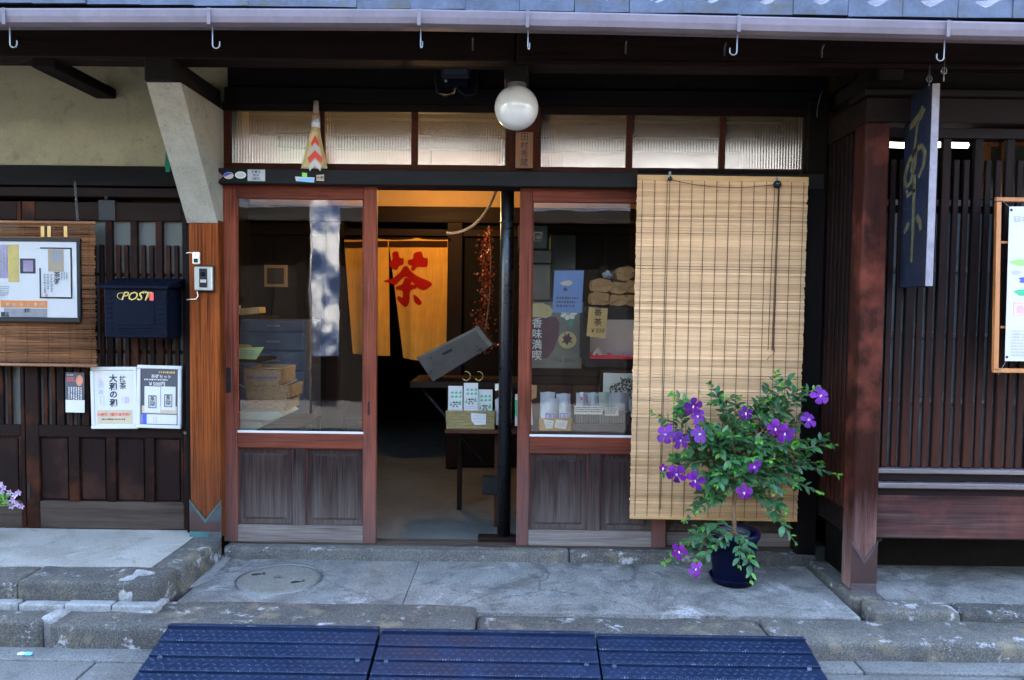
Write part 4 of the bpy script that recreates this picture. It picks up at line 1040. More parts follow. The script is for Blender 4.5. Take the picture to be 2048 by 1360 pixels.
# lilac flowers at the left edge
fb = Vector((P(-75, 1040, -.2).x, -.2, zL))
lf = thing('lilac_flowers', 'sprig of pale lilac flowers leaning in front of the left lattice door', 'flowers', fb)
lathe('pot', m_sheath, lf, [(0, .002), (.06, .002), (.085, .13), (.092, .132), (.092, .15), (.08, .15), (.075, .12), (0, .12)], fb, 24)
base = fb + Vector((.0, 0, .12))
for fx, fy in ((2, 968), (8, 975), (20, 985), (30, 990), (38, 985), (26, 1000), (14, 1003), (34, 1008), (44, 1012), (4, 985), (-12, 980), (-20, 1000), (24, 1012)):
    q = P(fx, fy, -.2 + random.uniform(-.04, .04)); bm = bmesh.new()
    for k in range(5):
        th = 2 * math.pi * k / 5 + fx; d0 = Vector((math.cos(th), -.35, math.sin(th))); s0 = Vector((-math.sin(th), 0, math.cos(th)))
        vv = [bm.verts.new(q), bm.verts.new(q + d0 * .011 + s0 * .006), bm.verts.new(q + d0 * .019), bm.verts.new(q + d0 * .011 - s0 * .006)]; bm.faces.new(vv)
    bmobj('flower', bm, m_lilac, lf)
    tube('stem', m_leafy, lf, bez(base, (base + q) / 2 + Vector((-.02, 0, .05)), q, 6), .0015, 5)
for k in range(6):
    q = P(8 + random.uniform(-8, 6), 1000 + random.uniform(-8, 12), -.19); d0 = Vector((random.uniform(-1, 1), -.3, random.uniform(-.2, 1))).normalized(); s0 = d0.cross(Vector((0, 1, 0)))
    mesh('leaf', [q, q + d0 * .025 + s0 * .011, q + d0 * .05, q + d0 * .025 - s0 * .011], [(0, 1, 2, 3)], m_leafy, lf)

# ================================================================ RIGHT LATTICE BAY
Yy = -.50
LB = thing('lattice_bay', 'dark timber lattice bay window standing forward on the right', 'bay window', P(1900, 1100, Yy))
pX0, pX1 = 1.598, 1.712
zr = lambda y, Y=Yy: P(1900, y, Y).z
pil = box('pillar', m_pillar, LB, pX0, pX1, Yy, Yy + .12, -.048, zr(246), .006)
pil['label'] = 'worn red brown corner pillar of the bay'
sheath(pX0, pX1, Yy, -.046, P(1700, 1082, Yy).z, P(1700, 1122, Yy).z, m_sheath, plain('dark_sheath_rim', (.07, .05, .055), .5, .4, .4, 20, .3, 50), pil)
X9 = XR
box('header_beam', m_bayx, LB, pX0, X9, Yy - .004, Yy + .14, zr(246), zr(196), .005)
box('cap_rail', m_bayx, LB, pX0 - .02, X9, Yy - .03, Yy + .16, zr(195), zr(182), .004)
box('upper_board', m_black, LB, pX0, X9, Yy + .02, Yy + .12, zr(181), 2.6, .004)
Yl = Yy + .045
zl = lambda y: P(1900, y, Yl).z
box('frame_top', m_bayx, LB, pX1, X9, Yl - .004, Yl + .07, zl(277), zl(256), .003)
zlat0 = zl(936)
# main slats and the shorter thin pairs between them
pit = 63.2; x = 1762.5; k = 0
while x < 2780:
    a, b = P(x - 8.5 if k else x - 6, 600, Yl).x, P(x + 8.5 if k else x + 5, 600, Yl).x
    box('main_slat', m_baylat, LB, a, b, Yl, Yl + .026, zlat0, zl(277), .003)
    for off in (17.5, 36.5) if k == 0 else (21.5, 41.5):
        a, b = P(x + off - 5.6, 600, Yl).x, P(x + off + 5.6, 600, Yl).x
        box('thin_slat', m_baylat, LB, a, b, Yl + .004, Yl + .022, zlat0, zl(319), .002)
    x += (58 if k == 0 else pit); k += 1
for y in (401, 535, 669, 802):
    box('cross_rail', m_ledge, LB, pX1, X9, Yl + .027, Yl + .037, zl(y + 9), zl(y - 3), .002)
Xg0, Xg1 = pX1, X9
mesh('frosted_pane', [(Xg0, Yl + .04, zlat0), (Xg1, Yl + .04, zlat0), (Xg1, Yl + .04, zl(425)), (Xg0, Yl + .04, zl(425))], [(0, 1, 2, 3)], m_shojidark, LB)
box('pane_rail', m_blackz, LB, Xg0, Xg1, Yl + .041, Yl + .085, zl(428), zl(395), .003)
box('sill_ledge', m_ledge, LB, pX1, X9, Yl - .03, Yl + .09, zl(946), zl(937), .003)
box('sill_board', m_bayx, LB, pX1, X9, Yl - .012, Yl + .06, zl(962), zl(946), .002)
box('lower_ledge', m_ledge, LB, pX1 - .001, X9, Yl - .05, Yl + .08, zl(974), zl(963), .004)
box('shadow_board', m_bayx, LB, pX1, X9, Yl - .02, Yl + .06, zl(990), zl(974), .003)
wb = box('weathered_board', m_board, LB, pX1, X9, Yl - .025, Yl + .05, zl(1076), zl(989), .008); wb['label'] = 'bleached wide bottom board of the bay'
# side of the bay (faces the shop doors): boards and slats
ys = [Yy + .125 + i * .052 for i in range(8)]
for i, y in enumerate(ys):
    box('side_slat', m_baylat, LB, pX0 + .012, pX0 + .045, y, y + .036, zl(1060), zl(256), .003)
box('side_board', m_blackz, LB, pX0 + .05, pX0 + .07, Yy + .12, -.05, -.05, 2.4, .003)
box('side_rail', m_bayx, LB, pX0 + .002, pX0 + .05, Yy + .12, -.05, zl(256), zl(200), .003)
box('side_foot', m_bayx, LB, pX0 + .002, pX0 + .05, Yy + .12, -.05, zl(1076), zl(1030), .003)
box('prop_block', m_lowrail, LB, pX1 + .01, pX1 + .075, Yl + .06, Yl + .1, zl(1094), zl(1079), .004)
# dark room behind the bay
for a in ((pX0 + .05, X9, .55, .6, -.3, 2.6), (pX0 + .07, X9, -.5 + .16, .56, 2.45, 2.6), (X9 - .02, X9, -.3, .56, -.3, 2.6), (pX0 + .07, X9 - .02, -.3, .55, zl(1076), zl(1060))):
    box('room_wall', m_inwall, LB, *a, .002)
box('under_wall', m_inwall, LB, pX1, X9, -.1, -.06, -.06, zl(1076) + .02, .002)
# lit tubes, orange wood cabinet and pilot lamp seen through the top of the lattice
for k, (xa, xb) in enumerate(((1766, 1812), (1858, 1938))):
    c0, c1 = P(xa, 289, -.1), P(xb, 291, -.1)
    ft = thing('fluorescent_lamp', ('short lit fluorescent tube behind the lattice beside the corner pillar', 'longer lit fluorescent tube behind the lattice past the hanging signboard')[k], 'lamp', c0 + Vector((0, 0, .05)), 'lit tubes inside the bay')
    tube('tube', m_tube, ft, [c0, c1], .014, 10)
    box('housing', m_dsteel, ft, c0.x - .02, c1.x + .02, -.12, -.08, c0.z + .02, c0.z + .06, .004)
    for q in (c0, c1): box('tube_holder', m_lens, ft, q.x - .008, q.x + .008, -.115, -.085, q.z - .016, q.z + .022, .003)
cab = thing('orange_cabinet', 'orange wood framed window cabinet lit inside the bay', 'cabinet', P(2010, 500, .2))
for r_ in ((1962, 276, 1999, 292), (1962, 292, 1978, 520), (2018, 276, 2060, 291), (1999, 276, 2018, 520), (2060, 276, 2072, 520)): pbox('frame_bar', m_orangewood, cab, *r_, .2, .03)
for r_ in ((1978, 292, 1999, 520), (2018, 291, 2060, 520)): flat('pane', m_shojiglass, cab, *r_, .215, .004)
c = P(1912, 354, -.2); pl_ = thing('pilot_lamp', 'tiny glowing orange pilot lamp behind the lattice slats', 'lamp', c)
lathe('bulb', m_pilot, pl_, [(0, .009), (.006, .006), (.008, 0), (.006, -.006), (0, -.009)], c, 12)
box('lamp_base', m_lens, pl_, c.x - .012, c.x + .012, c.y + .008, c.y + .03, c.z - .014, c.z + .014, .003)

# hanging signboard, seen edge on
Xs = 1.80
sg = thing('hanging_signboard', 'long navy signboard with worn gold calligraphy hanging from the eaves', 'sign', (Xs, -.64, 1.6))
yA, yB_ = S(1858, 370, Xs).y, S(1805, 370, Xs).y
zt_, zb_ = S(1862, 168, Xs).z, S(1852, 573, Xs).z
bd = box('board', m_signnavy, sg, Xs, Xs + .03, yA, yB_, zb_, zt_, .004)
box('front_edge', m_signedge, bd, Xs - .001, Xs + .031, yA - .004, yA + .001, zb_ + .002, zt_ - .002, .002)
def sg_stroke(pts, w0, w1):
    q = [S(x, y, Xs) for x, y in pts]; v = []; f = []
    for i, p in enumerate(q):
        t = (q[min(i + 1, len(q) - 1)] - q[max(i - 1, 0)]).normalized(); n_ = Vector((0, -t.z, t.y)); w_ = w0 + (w1 - w0) * i / (len(q) - 1)
        w_ *= (.75 + .5 * math.sin(math.pi * (i + .6) / (len(q) + .2)))
        v += [(Xs - .0025, p.y + n_.y * w_, p.z + n_.z * w_), (Xs - .0025, p.y - n_.y * w_, p.z - n_.z * w_)]
    for i in range(len(q) - 1): f.append((2 * i, 2 * i + 1, 2 * i + 3, 2 * i + 2))
    bm = bmesh.new(); vv = [bm.verts.new(a) for a in v]
    for a in f: bm.faces.new([vv[i] for i in a])
    r = bmesh.ops.extrude_face_region(bm, geom=bm.faces[:])
    for g_ in r['geom']:
        if isinstance(g_, bmesh.types.BMVert): g_.co.x += .003
    bmobj('brush_stroke', bm, m_dimgold, bd)
sg_stroke([(1848, 215), (1842, 230), (1832, 243), (1820, 256)], .020, .014)
sg_stroke([(1836, 240), (1832, 275), (1826, 320), (1822, 345)], .008, .004)
sg_stroke([(1834, 292), (1830, 330), (1822, 365), (1812, 378), (1810, 355), (1818, 325), (1832, 300), (1844, 292), (1851, 305), (1848, 330), (1838, 355)], .010, .011)
sg_stroke([(1830, 350), (1828, 400), (1826, 460), (1823, 525)], .010, .007)
sg_stroke([(1812, 378), (1816, 392), (1826, 384), (1832, 378)], .010, .006)
sg_stroke([(1818, 445), (1814, 458), (1808, 466)], .012, .008)
sg_stroke([(1834, 432), (1840, 445), (1842, 460)], .012, .009)
for yy, px_ in ((-.75, 1848), (-.63, 1828)):
    t0 = Vector((Xs + .015, yy, zt_ - .01)); tube('hanger', m_steel, sg, [t0, t0 + Vector((0, 0, .03))] + [t0 + Vector((.012 * math.sin(a), 0, .045 - .014 * math.cos(a))) for a in [2 * math.pi * k / 8 for k in range(9)]] + [t0 + Vector((0, 0, .1))], .003, 6)

# framed scroll notice at the right edge
Yf = -.56; fr = thing('wood_framed_notice', 'orange wood frame with a hanging printed sheet before the bay lattice', 'poster', P(2060, 745, Yf))
for r_ in ((1993, 395, 2200, 404), (1988, 738, 2200, 747), (2192, 404, 2200, 738)): pbox('frame_bar', m_orangewood, fr, *r_, Yf, .02)
pprism('frame_bar', m_orangewood, fr, [(1994, 404), (2003, 404), (1997, 740), (1988, 740)], Yf, .02)
for y in (483, 653): pbox('cross_piece', m_orangewood, fr, 2002, y, 2192, y + 5, Yf + .006, .008, .002)
shx = pprism('sheet', m_paper, fr, [(2019, 413), (2185, 413), (2178, 724), (2010, 722)], Yf - .006, .002)
for cx, cyy in ((2023, 420), (2014, 714)):
    c = P(cx, cyy, Yf - .0075); lathe('pin', m_lens, fr, [(0, 0), (.006, .0)], (0, 0, 0), 10).matrix_basis = Matrix.Translation(c) @ Matrix.Rotation(rad(90), 4, 'X')
tube('tie_string', m_steel, fr, [P(2000, 398, Yf - .004), P(2019, 414, Yf - .006)], .0012, 4); tube('tie_string', m_steel, fr, [P(1996, 750, Yf - .004), P(2012, 722, Yf - .006)], .0012, 4)
ptext(m_grey, fr, '日本の茶', 2056, 438, 13, Yf - .0075)
for cx, cyy, s_, mt in ((2040, 525, 15, m_lgreen), (2032, 545, 9, m_grey), (2050, 560, 13, m_blueink), (2045, 585, 14, m_green), (2060, 575, 10, m_lgreen)):
    pprism('brush_print', mt, fr, [(cx + s_ * math.cos(a) * (1 + .4 * math.sin(3 * a + cx)), cyy + s_ * .45 * math.sin(a)) for a in [2 * math.pi * k / 14 for k in range(14)]], Yf - .0078 - random.random() * .0008, .0006)
for r_ in ((2028, 605, 2060, 607), (2028, 630, 2060, 632), (2027, 605, 2029, 632)): flat('seal_line', m_pink, fr, *r_, Yf - .0072)
ptext(m_pink, fr, '番茶', 2048, 618, 15, Yf - .0072, bold=.02)
scribble(m_grey, fr, 2022, 660, 2160, 714, Yf - .0072, 9, False, .9, 31)

# ================================================================ GLOBE LAMP, NAMEPLATE, CHARM, STICKERS, METER
Yg = -.46; c = P(1033, 216, Yg); Rg = (P(1077, 216, Yg).x - P(989, 216, Yg).x) / 2
gl_ = thing('globe_lamp', 'white opal globe lamp hanging under the eaves above the nameplate', 'lamp', c)
lathe('globe', m_globe, gl_, [(Rg * math.sin(math.pi * k / 24) , -Rg * math.cos(math.pi * k / 24)) for k in range(23)], c, 48)
zt_ = P(1033, 160, Yg).z
lathe('collar', m_alu, gl_, [(0, zt_ - c.z), (.041, zt_ - c.z), (.045, zt_ - c.z - .006), (.045, Rg - .022), (.05, Rg - .02), (.05, Rg - .012)][::-1], c, 32)
box('mount_block', m_arm, gl_, c.x - .05, c.x + .055, Yg - .05, Yg + .05, zt_ - .001, 2.335, .004)
npl = thing('nameplate', 'upright pale wood nameplate with brushed black characters under the globe lamp', 'sign', P(1048, 336, -.03))
pbox('plate', m_plate, npl, 1031, 264, 1066, 336, -.03, .02, .002)
ptext(m_ink, npl, '田村秀蔵', 1048.5, 299, 15.5, -.0305, vertical=True, bold=.005, spacing=1.02)
cm = thing('straw_charm', 'cone of rice straw wrapped in red and white paper standing on the lintel', 'charm', P(632, 338, -.05))
Yc = -.05
ax = [(632, 202, 5), (632, 228, 6), (632, 236, 7.5), (631, 255, 8.5), (630, 275, 12), (629, 305, 19), (628, 336, 26)]
pts = [P(x, y, Yc) for x, y, r in ax]; k_ = P(640, 270, Yc).x - P(639, 270, Yc).x
def cone(nm, mt, i0, i1, gr=1.0, flat_y=.55):
    prof_ = [(pts[i].z, ax[i][2] * k_ * gr, pts[i].x) for i in range(i0, i1 + 1)]; n_ = 20; v = []; f = []
    for z, r, cx in prof_:
        for k in range(n_):
            th = 2 * math.pi * k / n_; v.append((cx + r * math.cos(th) * (1 + .05 * math.sin(5 * th)), Yc + r * math.sin(th) * flat_y, z))
    m_ = len(prof_)
    for i in range(m_ - 1):
        for k in range(n_): f.append((i * n_ + k, i * n_ + (k + 1) % n_, (i + 1) * n_ + (k + 1) % n_, (i + 1) * n_ + k))
    f.append(tuple(range(n_))); f.append(tuple(range((m_ - 1) * n_, m_ * n_))[::-1])
    bm = bmesh.new(); vv = [bm.verts.new(q) for q in v]
    for q in f: bm.faces.new([vv[i] for i in q])
    return bmobj(nm, bm, mt, cm, smooth=True)
cone('straw_handle', m_strawd, 0, 1); cone('cord_binding', m_kraft, 1, 2, 1.12); cone('silver_wrap', m_cell, 2, 3, 1.05); cone('straw_bundle', m_straw, 3, 6)
bm = bmesh.new()
for i in range(60):
    u = random.uniform(-1, 1); t0 = P(631 + u * 7, 262, Yc - .012); t1 = P(628 + u * 27, 337 + random.uniform(-2, 1), Yc - .028 + abs(u) * .014)
    t_ = tube_geo([t0, t1], .0011, 3); b0 = [bm.verts.new(q) for q in t_[0]]
    for q in t_[1]: bm.faces.new([b0[j] for j in q])
bmobj('straw_stalks', bm, m_straw, cm)['kind'] = 'stuff'
for yy, mt, hw in ((278, m_red, 8), (293, m_white, 13), (308, m_red, 15), (324, m_white, 13)):
    for s_ in (-1, 1):
        pprism('paper_band', mt, cm, [(630, yy - 8), (630 + s_ * hw, yy + 8), (630 + s_ * hw * .8, yy + 18), (630, yy + 6)][::s_], Yc - .036 + (yy - 278) * -.0001 - (.001 if s_ > 0 else 0), .0015)
Yk2 = -.062
def sticker(name, label, build):
    pass
s1 = thing('diamond_sticker', 'small faded red diamond sticker on the end of the lintel', 'sticker', P(436, 352, Yk2)); pprism('sheet', plain('faded_red', (.22, .12, .12), .7), s1, [(428, 352), (437, 344), (446, 352), (437, 361)], Yk2 - .001, .0015)
def oval(cx, cy_, rx, ry, n=20): return [(cx + rx * math.cos(2 * math.pi * k / n), cy_ + ry * math.sin(2 * math.pi * k / n)) for k in range(n)]
s2 = thing('oval_sticker', 'white oval sticker with blue swoosh on the lintel', 'sticker', P(457, 351, Yk2)); pprism('sheet', m_white, s2, oval(457, 351, 10, 7), Yk2 - .001, .0014); pprism('print', m_blueink, s2, [(447, 350), (452, 345), (460, 345), (466, 349), (458, 350), (450, 354)], Yk2 - .0016, .0005); pprism('print', m_yel, s2, [(452, 352), (462, 348), (464, 352), (456, 355)], Yk2 - .0018, .0005)
s3 = thing('pale_oval_sticker', 'plain pale green oval sticker next to the metal number plate', 'sticker', P(481, 350, Yk2)); pprism('sheet', plain('pale_mint', (.55, .66, .55), .6, var=.05), s3, oval(481, 350, 11, 7), Yk2 - .001, .0014)
pprism('outline', m_white, s3, oval(481, 350, 9, 5.4), Yk2 - .0014, .0003)
s4 = thing('number_plate', 'small grey metal plate stamped 2833 on the lintel', 'plate', P(512, 352, Yk2)); pbox('plate', plain('dull_zinc', (.3, .31, .32), .5, .4), s4, 495, 339, 530, 362, Yk2 - .002, .003, .001)
ptext(m_ink, s4, '2833', 512, 357, 6.5, Yk2 - .0024, bold=.02, spacing=1.15); ptext(m_ink, s4, '電話', 512, 350, 5.5, Yk2 - .0024, spacing=1.2); ptext(m_ink, s4, '奈●局', 512, 343.5, 5.5, Yk2 - .0024, spacing=1.3)
s5 = thing('blue_sticker', 'blue and white strip sticker with a green tab on the lintel', 'sticker', P(609, 357, Yk2)); pprism('sheet', m_white, s5, [(590, 353), (629, 355), (628, 365), (592, 362)], Yk2 - .001, .0014); pprism('print', m_lblue, s5, [(600, 356), (628, 357), (627, 364), (593, 361.5)], Yk2 - .0016, .0005); pprism('green_tab', m_lgreen, s5, [(604, 345), (614, 346), (614, 354), (604, 353)], Yk2 - .0012, .0015)
s6 = thing('brown_tag', 'tiny brown paper tag next to the blue strip sticker', 'sticker', P(640, 356, Yk2)); pprism('sheet', m_tan, s6, [(633, 350), (648, 349), (648, 362), (633, 361)], Yk2 - .001, .0014); ptext(m_ink, s6, '大和', 640.5, 355.5, 7, Yk2 - .0014, bold=.02)
# electricity meter
Ym = -.03; em = thing('electricity_meter', 'dark electricity meter with cables above the transom', 'meter', P(912, 190, Ym))
pbox('back_board', m_blackz, em, 872, 112, 956, 186, Ym + .02, .02)
pbox('body', m_dsteel, em, 882, 122, 942, 156, Ym - .07, .09, .01); pbox('terminal_box', m_navy, em, 888, 154, 937, 172, Ym - .06, .08, .006)
pbox('window', plain('meter_glass', (.03, .04, .07), .1, 0, .05, 3, 0), em, 888, 126, 936, 148, Ym - .076, .008, .003); pbox('badge', m_alu, em, 917, 128, 927, 137, Ym - .079, .003, .001); pbox('badge', m_alu, em, 889, 159, 894, 164, Ym - .063, .003, .001)
for x0, pts_ in ((870, [(870, 118), (870, 160), (874, 185), (890, 193), (903, 188), (906, 172)]), (955, [(955, 118), (955, 170), (950, 188), (932, 191), (920, 184), (914, 172)]), (0, [(912, 172), (908, 186), (895, 190), (880, 188)])):
    tube('cable', m_hose if x0 == 0 else m_dsteel, em, [P(a_, b_, Ym - .03) for a_, b_ in pts_], .004, 6)
ww = thing('loose_wire', 'thin pale wire curling beside the end of the transom', 'wire', P(1634, 235, -.06)); tube('wire', m_steel, ww, [P(x_, y_, -.06) for x_, y_ in ((1646, 178), (1640, 195), (1635, 215), (1634, 234))], .0022, 5)

# ================================================================ BLACK PIPE IN THE DOORWAY
Yo = .11; pp = thing('black_standpipe', 'thick black upright pipe standing inside the doorway by the right door', 'pipe', P(1010, 1084, Yo))
ct = P(1015, 380, Yo + .03); cb = P(1011, 1084, Yo + .03); rr = (P(1028, 700, Yo).x - P(1001, 700, Yo).x) / 2
tube('pipe', m_pipe, pp, [(ct.x, Yo + .03, 2.2), (ct.x, Yo + .03, 1.4), (ct.x, Yo + .03, cb.z)], rr, 24)
lathe('joint_collar', m_pipe, pp, [(rr, -.004), (rr + .004, -.004), (rr + .004, .004), (rr, .004)], (ct.x, Yo + .03, P(1015, 443, Yo).z), 24)
pbox('foot_board', m_inwood, pp, 955, 1076, 1034, 1089, Yo - .03, .08)

# ================================================================ STEEL RAMPS
tops = [(345, 1240, 760, 1256), (764, 1258, 1191, 1274), (1196, 1275, 1618, 1283)]
labs = ['blue black steel ramp plate ending under the round drain cover', 'blue black steel ramp plate between the other two before the open doorway', 'blue black steel ramp plate below the potted shrub']
for r, (xa, ya, xb, yb) in enumerate(tops):
    A, Bp = G(xa, ya, -.055), G(xb, yb, -.06); ytop = YK - .012
    Xa, Xb = A.x + .0, Bp.x
    if r == 0: Xa = P(338, 1240, ytop).x
    t = thing('ramp_plate', labs[r], 'ramp', ((Xa + Xb) / 2, ytop, ZST), 'steel ramps along the kerb')
    nst = 5; dy = .083; zt0, zt1 = -.052 - r * .008, ZST + .018
    for k in range(nst):
        y1 = ytop + .02 - (0 if k == 0 else .035 + (k - 1) * dy); y0 = y1 - (.035 if k == 0 else dy)
        za, zb_ = zt0 + (zt1 - zt0) * (0 if k == 0 else (.035 + (k - 1) * dy) / (.035 + 4 * dy)), zt0 + (zt1 - zt0) * (.035 + (k) * dy) / (.035 + 4 * dy) if k else zt0 - .004
        v = [(Xa, y0 + .003, zb_ + .006), (Xb, y0 + .003, zb_ + .006), (Xb, y1 - .003, za), (Xa, y1 - .003, za), (Xa, y0 + .003, zb_ - .012), (Xb, y0 + .003, zb_ - .012), (Xb, y1 - .003, za - .02), (Xa, y1 - .003, za - .02)]
        sp = mesh('tread', v, [(0, 1, 2, 3), (5, 4, 7, 6), (4, 5, 1, 0), (6, 7, 3, 2), (7, 4, 0, 3), (5, 6, 2, 1)], m_ramp, t)
        # worn serrated lip along the front of each tread
        bm = bmesh.new(); nn = int((Xb - Xa) / .011)
        for q in range(nn):
            xx = Xa + (q + .5) * (Xb - Xa) / nn; h = .0035
            vs4 = [bm.verts.new((xx - .0035, y0 + .003, zb_ + .0065)), bm.verts.new((xx + .0035, y0 + .003, zb_ + .0065)), bm.verts.new((xx + .0025, y0 + .009, zb_ + .0095)), bm.verts.new((xx - .0025, y0 + .009, zb_ + .0095)), bm.verts.new((xx + .0035, y0 + .013, zb_ + .0066)), bm.verts.new((xx - .0035, y0 + .013, zb_ + .0066))]
            bm.faces.new((vs4[0], vs4[1], vs4[2], vs4[3])); bm.faces.new((vs4[3], vs4[2], vs4[4], vs4[5]))
        o = bmobj('grip_teeth', bm, m_ramplip, sp); o['kind'] = 'stuff'
        if k:      # raised lugs of the tread plate
            bm = bmesh.new(); gx = .034; sl = (za - (zb_ + .006)) / (y1 - y0 - .006)
            for qy in range(3):
                for qx in range(int((Xb - Xa) / gx) - 1):
                    cx = Xa + .02 + qx * gx + (qy % 2) * gx * .5; cyy = y0 + .02 + qy * .024; s_ = 1 if (qx + qy) % 2 else -1
                    u = Vector((.011, .0062 * s_, 0)); w_ = Vector((-.0013 * s_, .0024, 0)); c_ = Vector((cx, cyy, zb_ + .006 + (cyy - y0 - .003) * sl))
                    q4 = [c_ - u, c_ + w_, c_ + u, c_ - w_]; top = bm.verts.new(c_ + Vector((0, 0, .0017)) - u * .5); top2 = bm.verts.new(c_ + Vector((0, 0, .0017)) + u * .5)
                    b4 = [bm.verts.new(t_ + Vector((0, 0, .0002 + (t_.y - cyy) * sl))) for t_ in q4]
                    bm.faces.new((b4[0], b4[3], top)); bm.faces.new((b4[3], b4[2], top2, top)); bm.faces.new((b4[2], b4[1], top2)); bm.faces.new((b4[1], b4[0], top, top2)) if False else bm.faces.new((b4[0], top, top2, b4[1]))
            bmobj('tread_lugs', bm, m_lug, sp)['kind'] = 'stuff'
    for xx in (Xa + .004, Xb - .004):
        prism('side_flange', m_ramp, t, [(ytop + .015, zt0 - .003), (ytop - .36, zt1 - .003), (ytop - .36, ZST + .002), (ytop + .015, ZST + .002)], 'x', xx - .003, xx + .003)
    for xx in (Xa + .05, Xb - .05):
        lathe('bolt', m_ramplip, t, [(0, .006), (.008, .005), (.01, -.004)], (xx, ytop - .19, zt0 + (zt1 - zt0) * .5 + .001), 10)
lt = thing('litter_scrap', 'crumpled scrap of blue and white wrapper on the drain slab', 'litter', G(48, 1310, ZST))
c = G(50, 1308, ZST + .01)
for nm, mt, dx, s_ in (('white_half', m_white, -.012, .02), ('blue_half', m_lblue, .012, .02)):
    bm = bmesh.new(); bmesh.ops.create_icosphere(bm, subdivisions=2, radius=s_)
    for v in bm.verts: v.co = Vector((v.co.x * 1.0 + dx, v.co.y * .7, v.co.z * .45)) + noise.noise_vector(v.co * 60) * .006 + c
    bmobj(nm, bm, mt, lt)

# ================================================================ INSIDE THE SHOP
# noren curtain
Yv = YB - .09
nr = thing('noren_curtain', 'ochre linen shop curtain dyed with a large red tea character', 'curtain', P(790, 480, Yv))
def cy_(x, z):
    zt = P(800, 478, Yv).z; k = min(1, max(0, (zt - z) / .9)); return Yv + .032 * math.sin(x * 19 + 1.2) * (.25 + .75 * k) + .006 * math.sin(x * 47) * k
def curtain(nm, mat, quad, off=0.0, n=26, m=26, parent=nr):
    (tl, tr, br, bl_) = [P(x, y, Yv) for x, y in quad]; bm = bmesh.new(); g = []
    for i in range(n + 1):
        row = []
        for j in range(m + 1):
            u, v = i / n, j / m; p = (tl * (1 - u) + tr * u) * (1 - v) + (bl_ * (1 - u) + br * u) * v
            row.append(bm.verts.new((p.x, cy_(p.x, p.z) + off, p.z)))
        g.append(row)
    for i in range(n):
        for j in range(m): bm.faces.new((g[i][j], g[i][j + 1], g[i + 1][j + 1], g[i + 1][j]))
    return bmobj(nm, bm, mat, parent, smooth=True, recalc=False)
pa = curtain('cloth_panel', m_noren, ((688, 476), (777, 476), (779, 712), (704, 708)))
pb2 = curtain('cloth_panel', m_noren, ((776, 476), (896, 476), (892, 728), (806, 716)))
hm = pa
curtain('dark_band', m_norenband, ((689, 484), (776, 482), (776, 494), (690, 496)), -.009, 26, 2, pa)
curtain('dark_band', m_norenband, ((778, 482), (895, 482), (895, 494), (779, 494)), -.009, 26, 2, pb2)
tube('rod', m_inwood, nr, [P(680, 477, Yv), P(900, 477, Yv)], .008, 8)
zx = lambda L: [(730 + a / 2.517, 360 + b / 2.517) for a, b in L]
strokes = [zx(L) for L in (
    [(135, 362), (168, 357), (173, 394), (196, 392), (194, 426), (172, 431), (158, 456), (128, 441), (120, 416), (140, 400)],
    [(245, 368), (286, 356), (294, 394), (318, 391), (316, 437), (290, 439), (264, 436), (246, 461), (230, 450), (240, 432), (217, 426), (215, 402), (245, 398)],
    [(192, 436), (213, 431), (228, 456), (265, 485), (348, 520), (300, 560), (262, 541), (240, 512), (205, 482), (180, 502), (150, 532), (128, 520), (88, 508), (138, 496), (175, 466)],
    [(200, 488), (228, 500), (240, 515), (228, 524), (264, 532), (262, 546), (226, 556), (226, 618), (206, 643), (182, 626), (160, 602), (164, 580), (190, 596), (190, 556), (152, 548), (156, 536), (188, 526)],
    [(243, 574), (266, 586), (291, 620), (274, 632), (250, 616)])]
def chaikin(L, it=2):
    for _ in range(it):
        n_ = len(L); L = [q for i in range(n_) for q in ((L[i][0] * .8 + L[(i + 1) % n_][0] * .2, L[i][1] * .8 + L[(i + 1) % n_][1] * .2), (L[i][0] * .2 + L[(i + 1) % n_][0] * .8, L[i][1] * .2 + L[(i + 1) % n_][1] * .8))]
    return L
for L in map(chaikin, strokes):
    bm = poly_bm([[(P(x, y, Yv).x, P(x, y, Yv).z) for x, y in L]], Yv, 3)
    for v in bm.verts: v.co.y = cy_(v.co.x, v.co.z) - .004
    bmobj('dyed_character', bm, m_norenred, pb2, recalc=False)
# warm bulb that lights the curtain (hangs behind the lintel)
cL = Vector((-.62, 1.25, 2.14)); pdl = thing('pendant_bulb', 'warm bare bulb hanging inside above the shop curtain', 'lamp', cL)
lathe('bulb', m_bulb, pdl, [(0, -.045), (.02, -.04), (.03, -.02), (.028, .0), (.015, .025), (.012, .04), (0, .04)], cL, 16)
lathe('socket', m_lens, pdl, [(0, .075), (.015, .075), (.018, .06), (.018, .036), (.0, .036)], cL, 14); tube('flex', m_lens, pdl, [cL + Vector((0, 0, .07)), (cL.x, cL.y, 2.5)], .003, 6)
pl = bpy.data.lights.new('bulb_light', 'POINT'); pl.energy = 2.1; pl.color = (1, .56, .2); pl.shadow_soft_size = .05
lo = bpy.data.objects.new('bulb_light', pl); lo.location = cL + Vector((.0, .0, -.07)); link(lo, pdl)
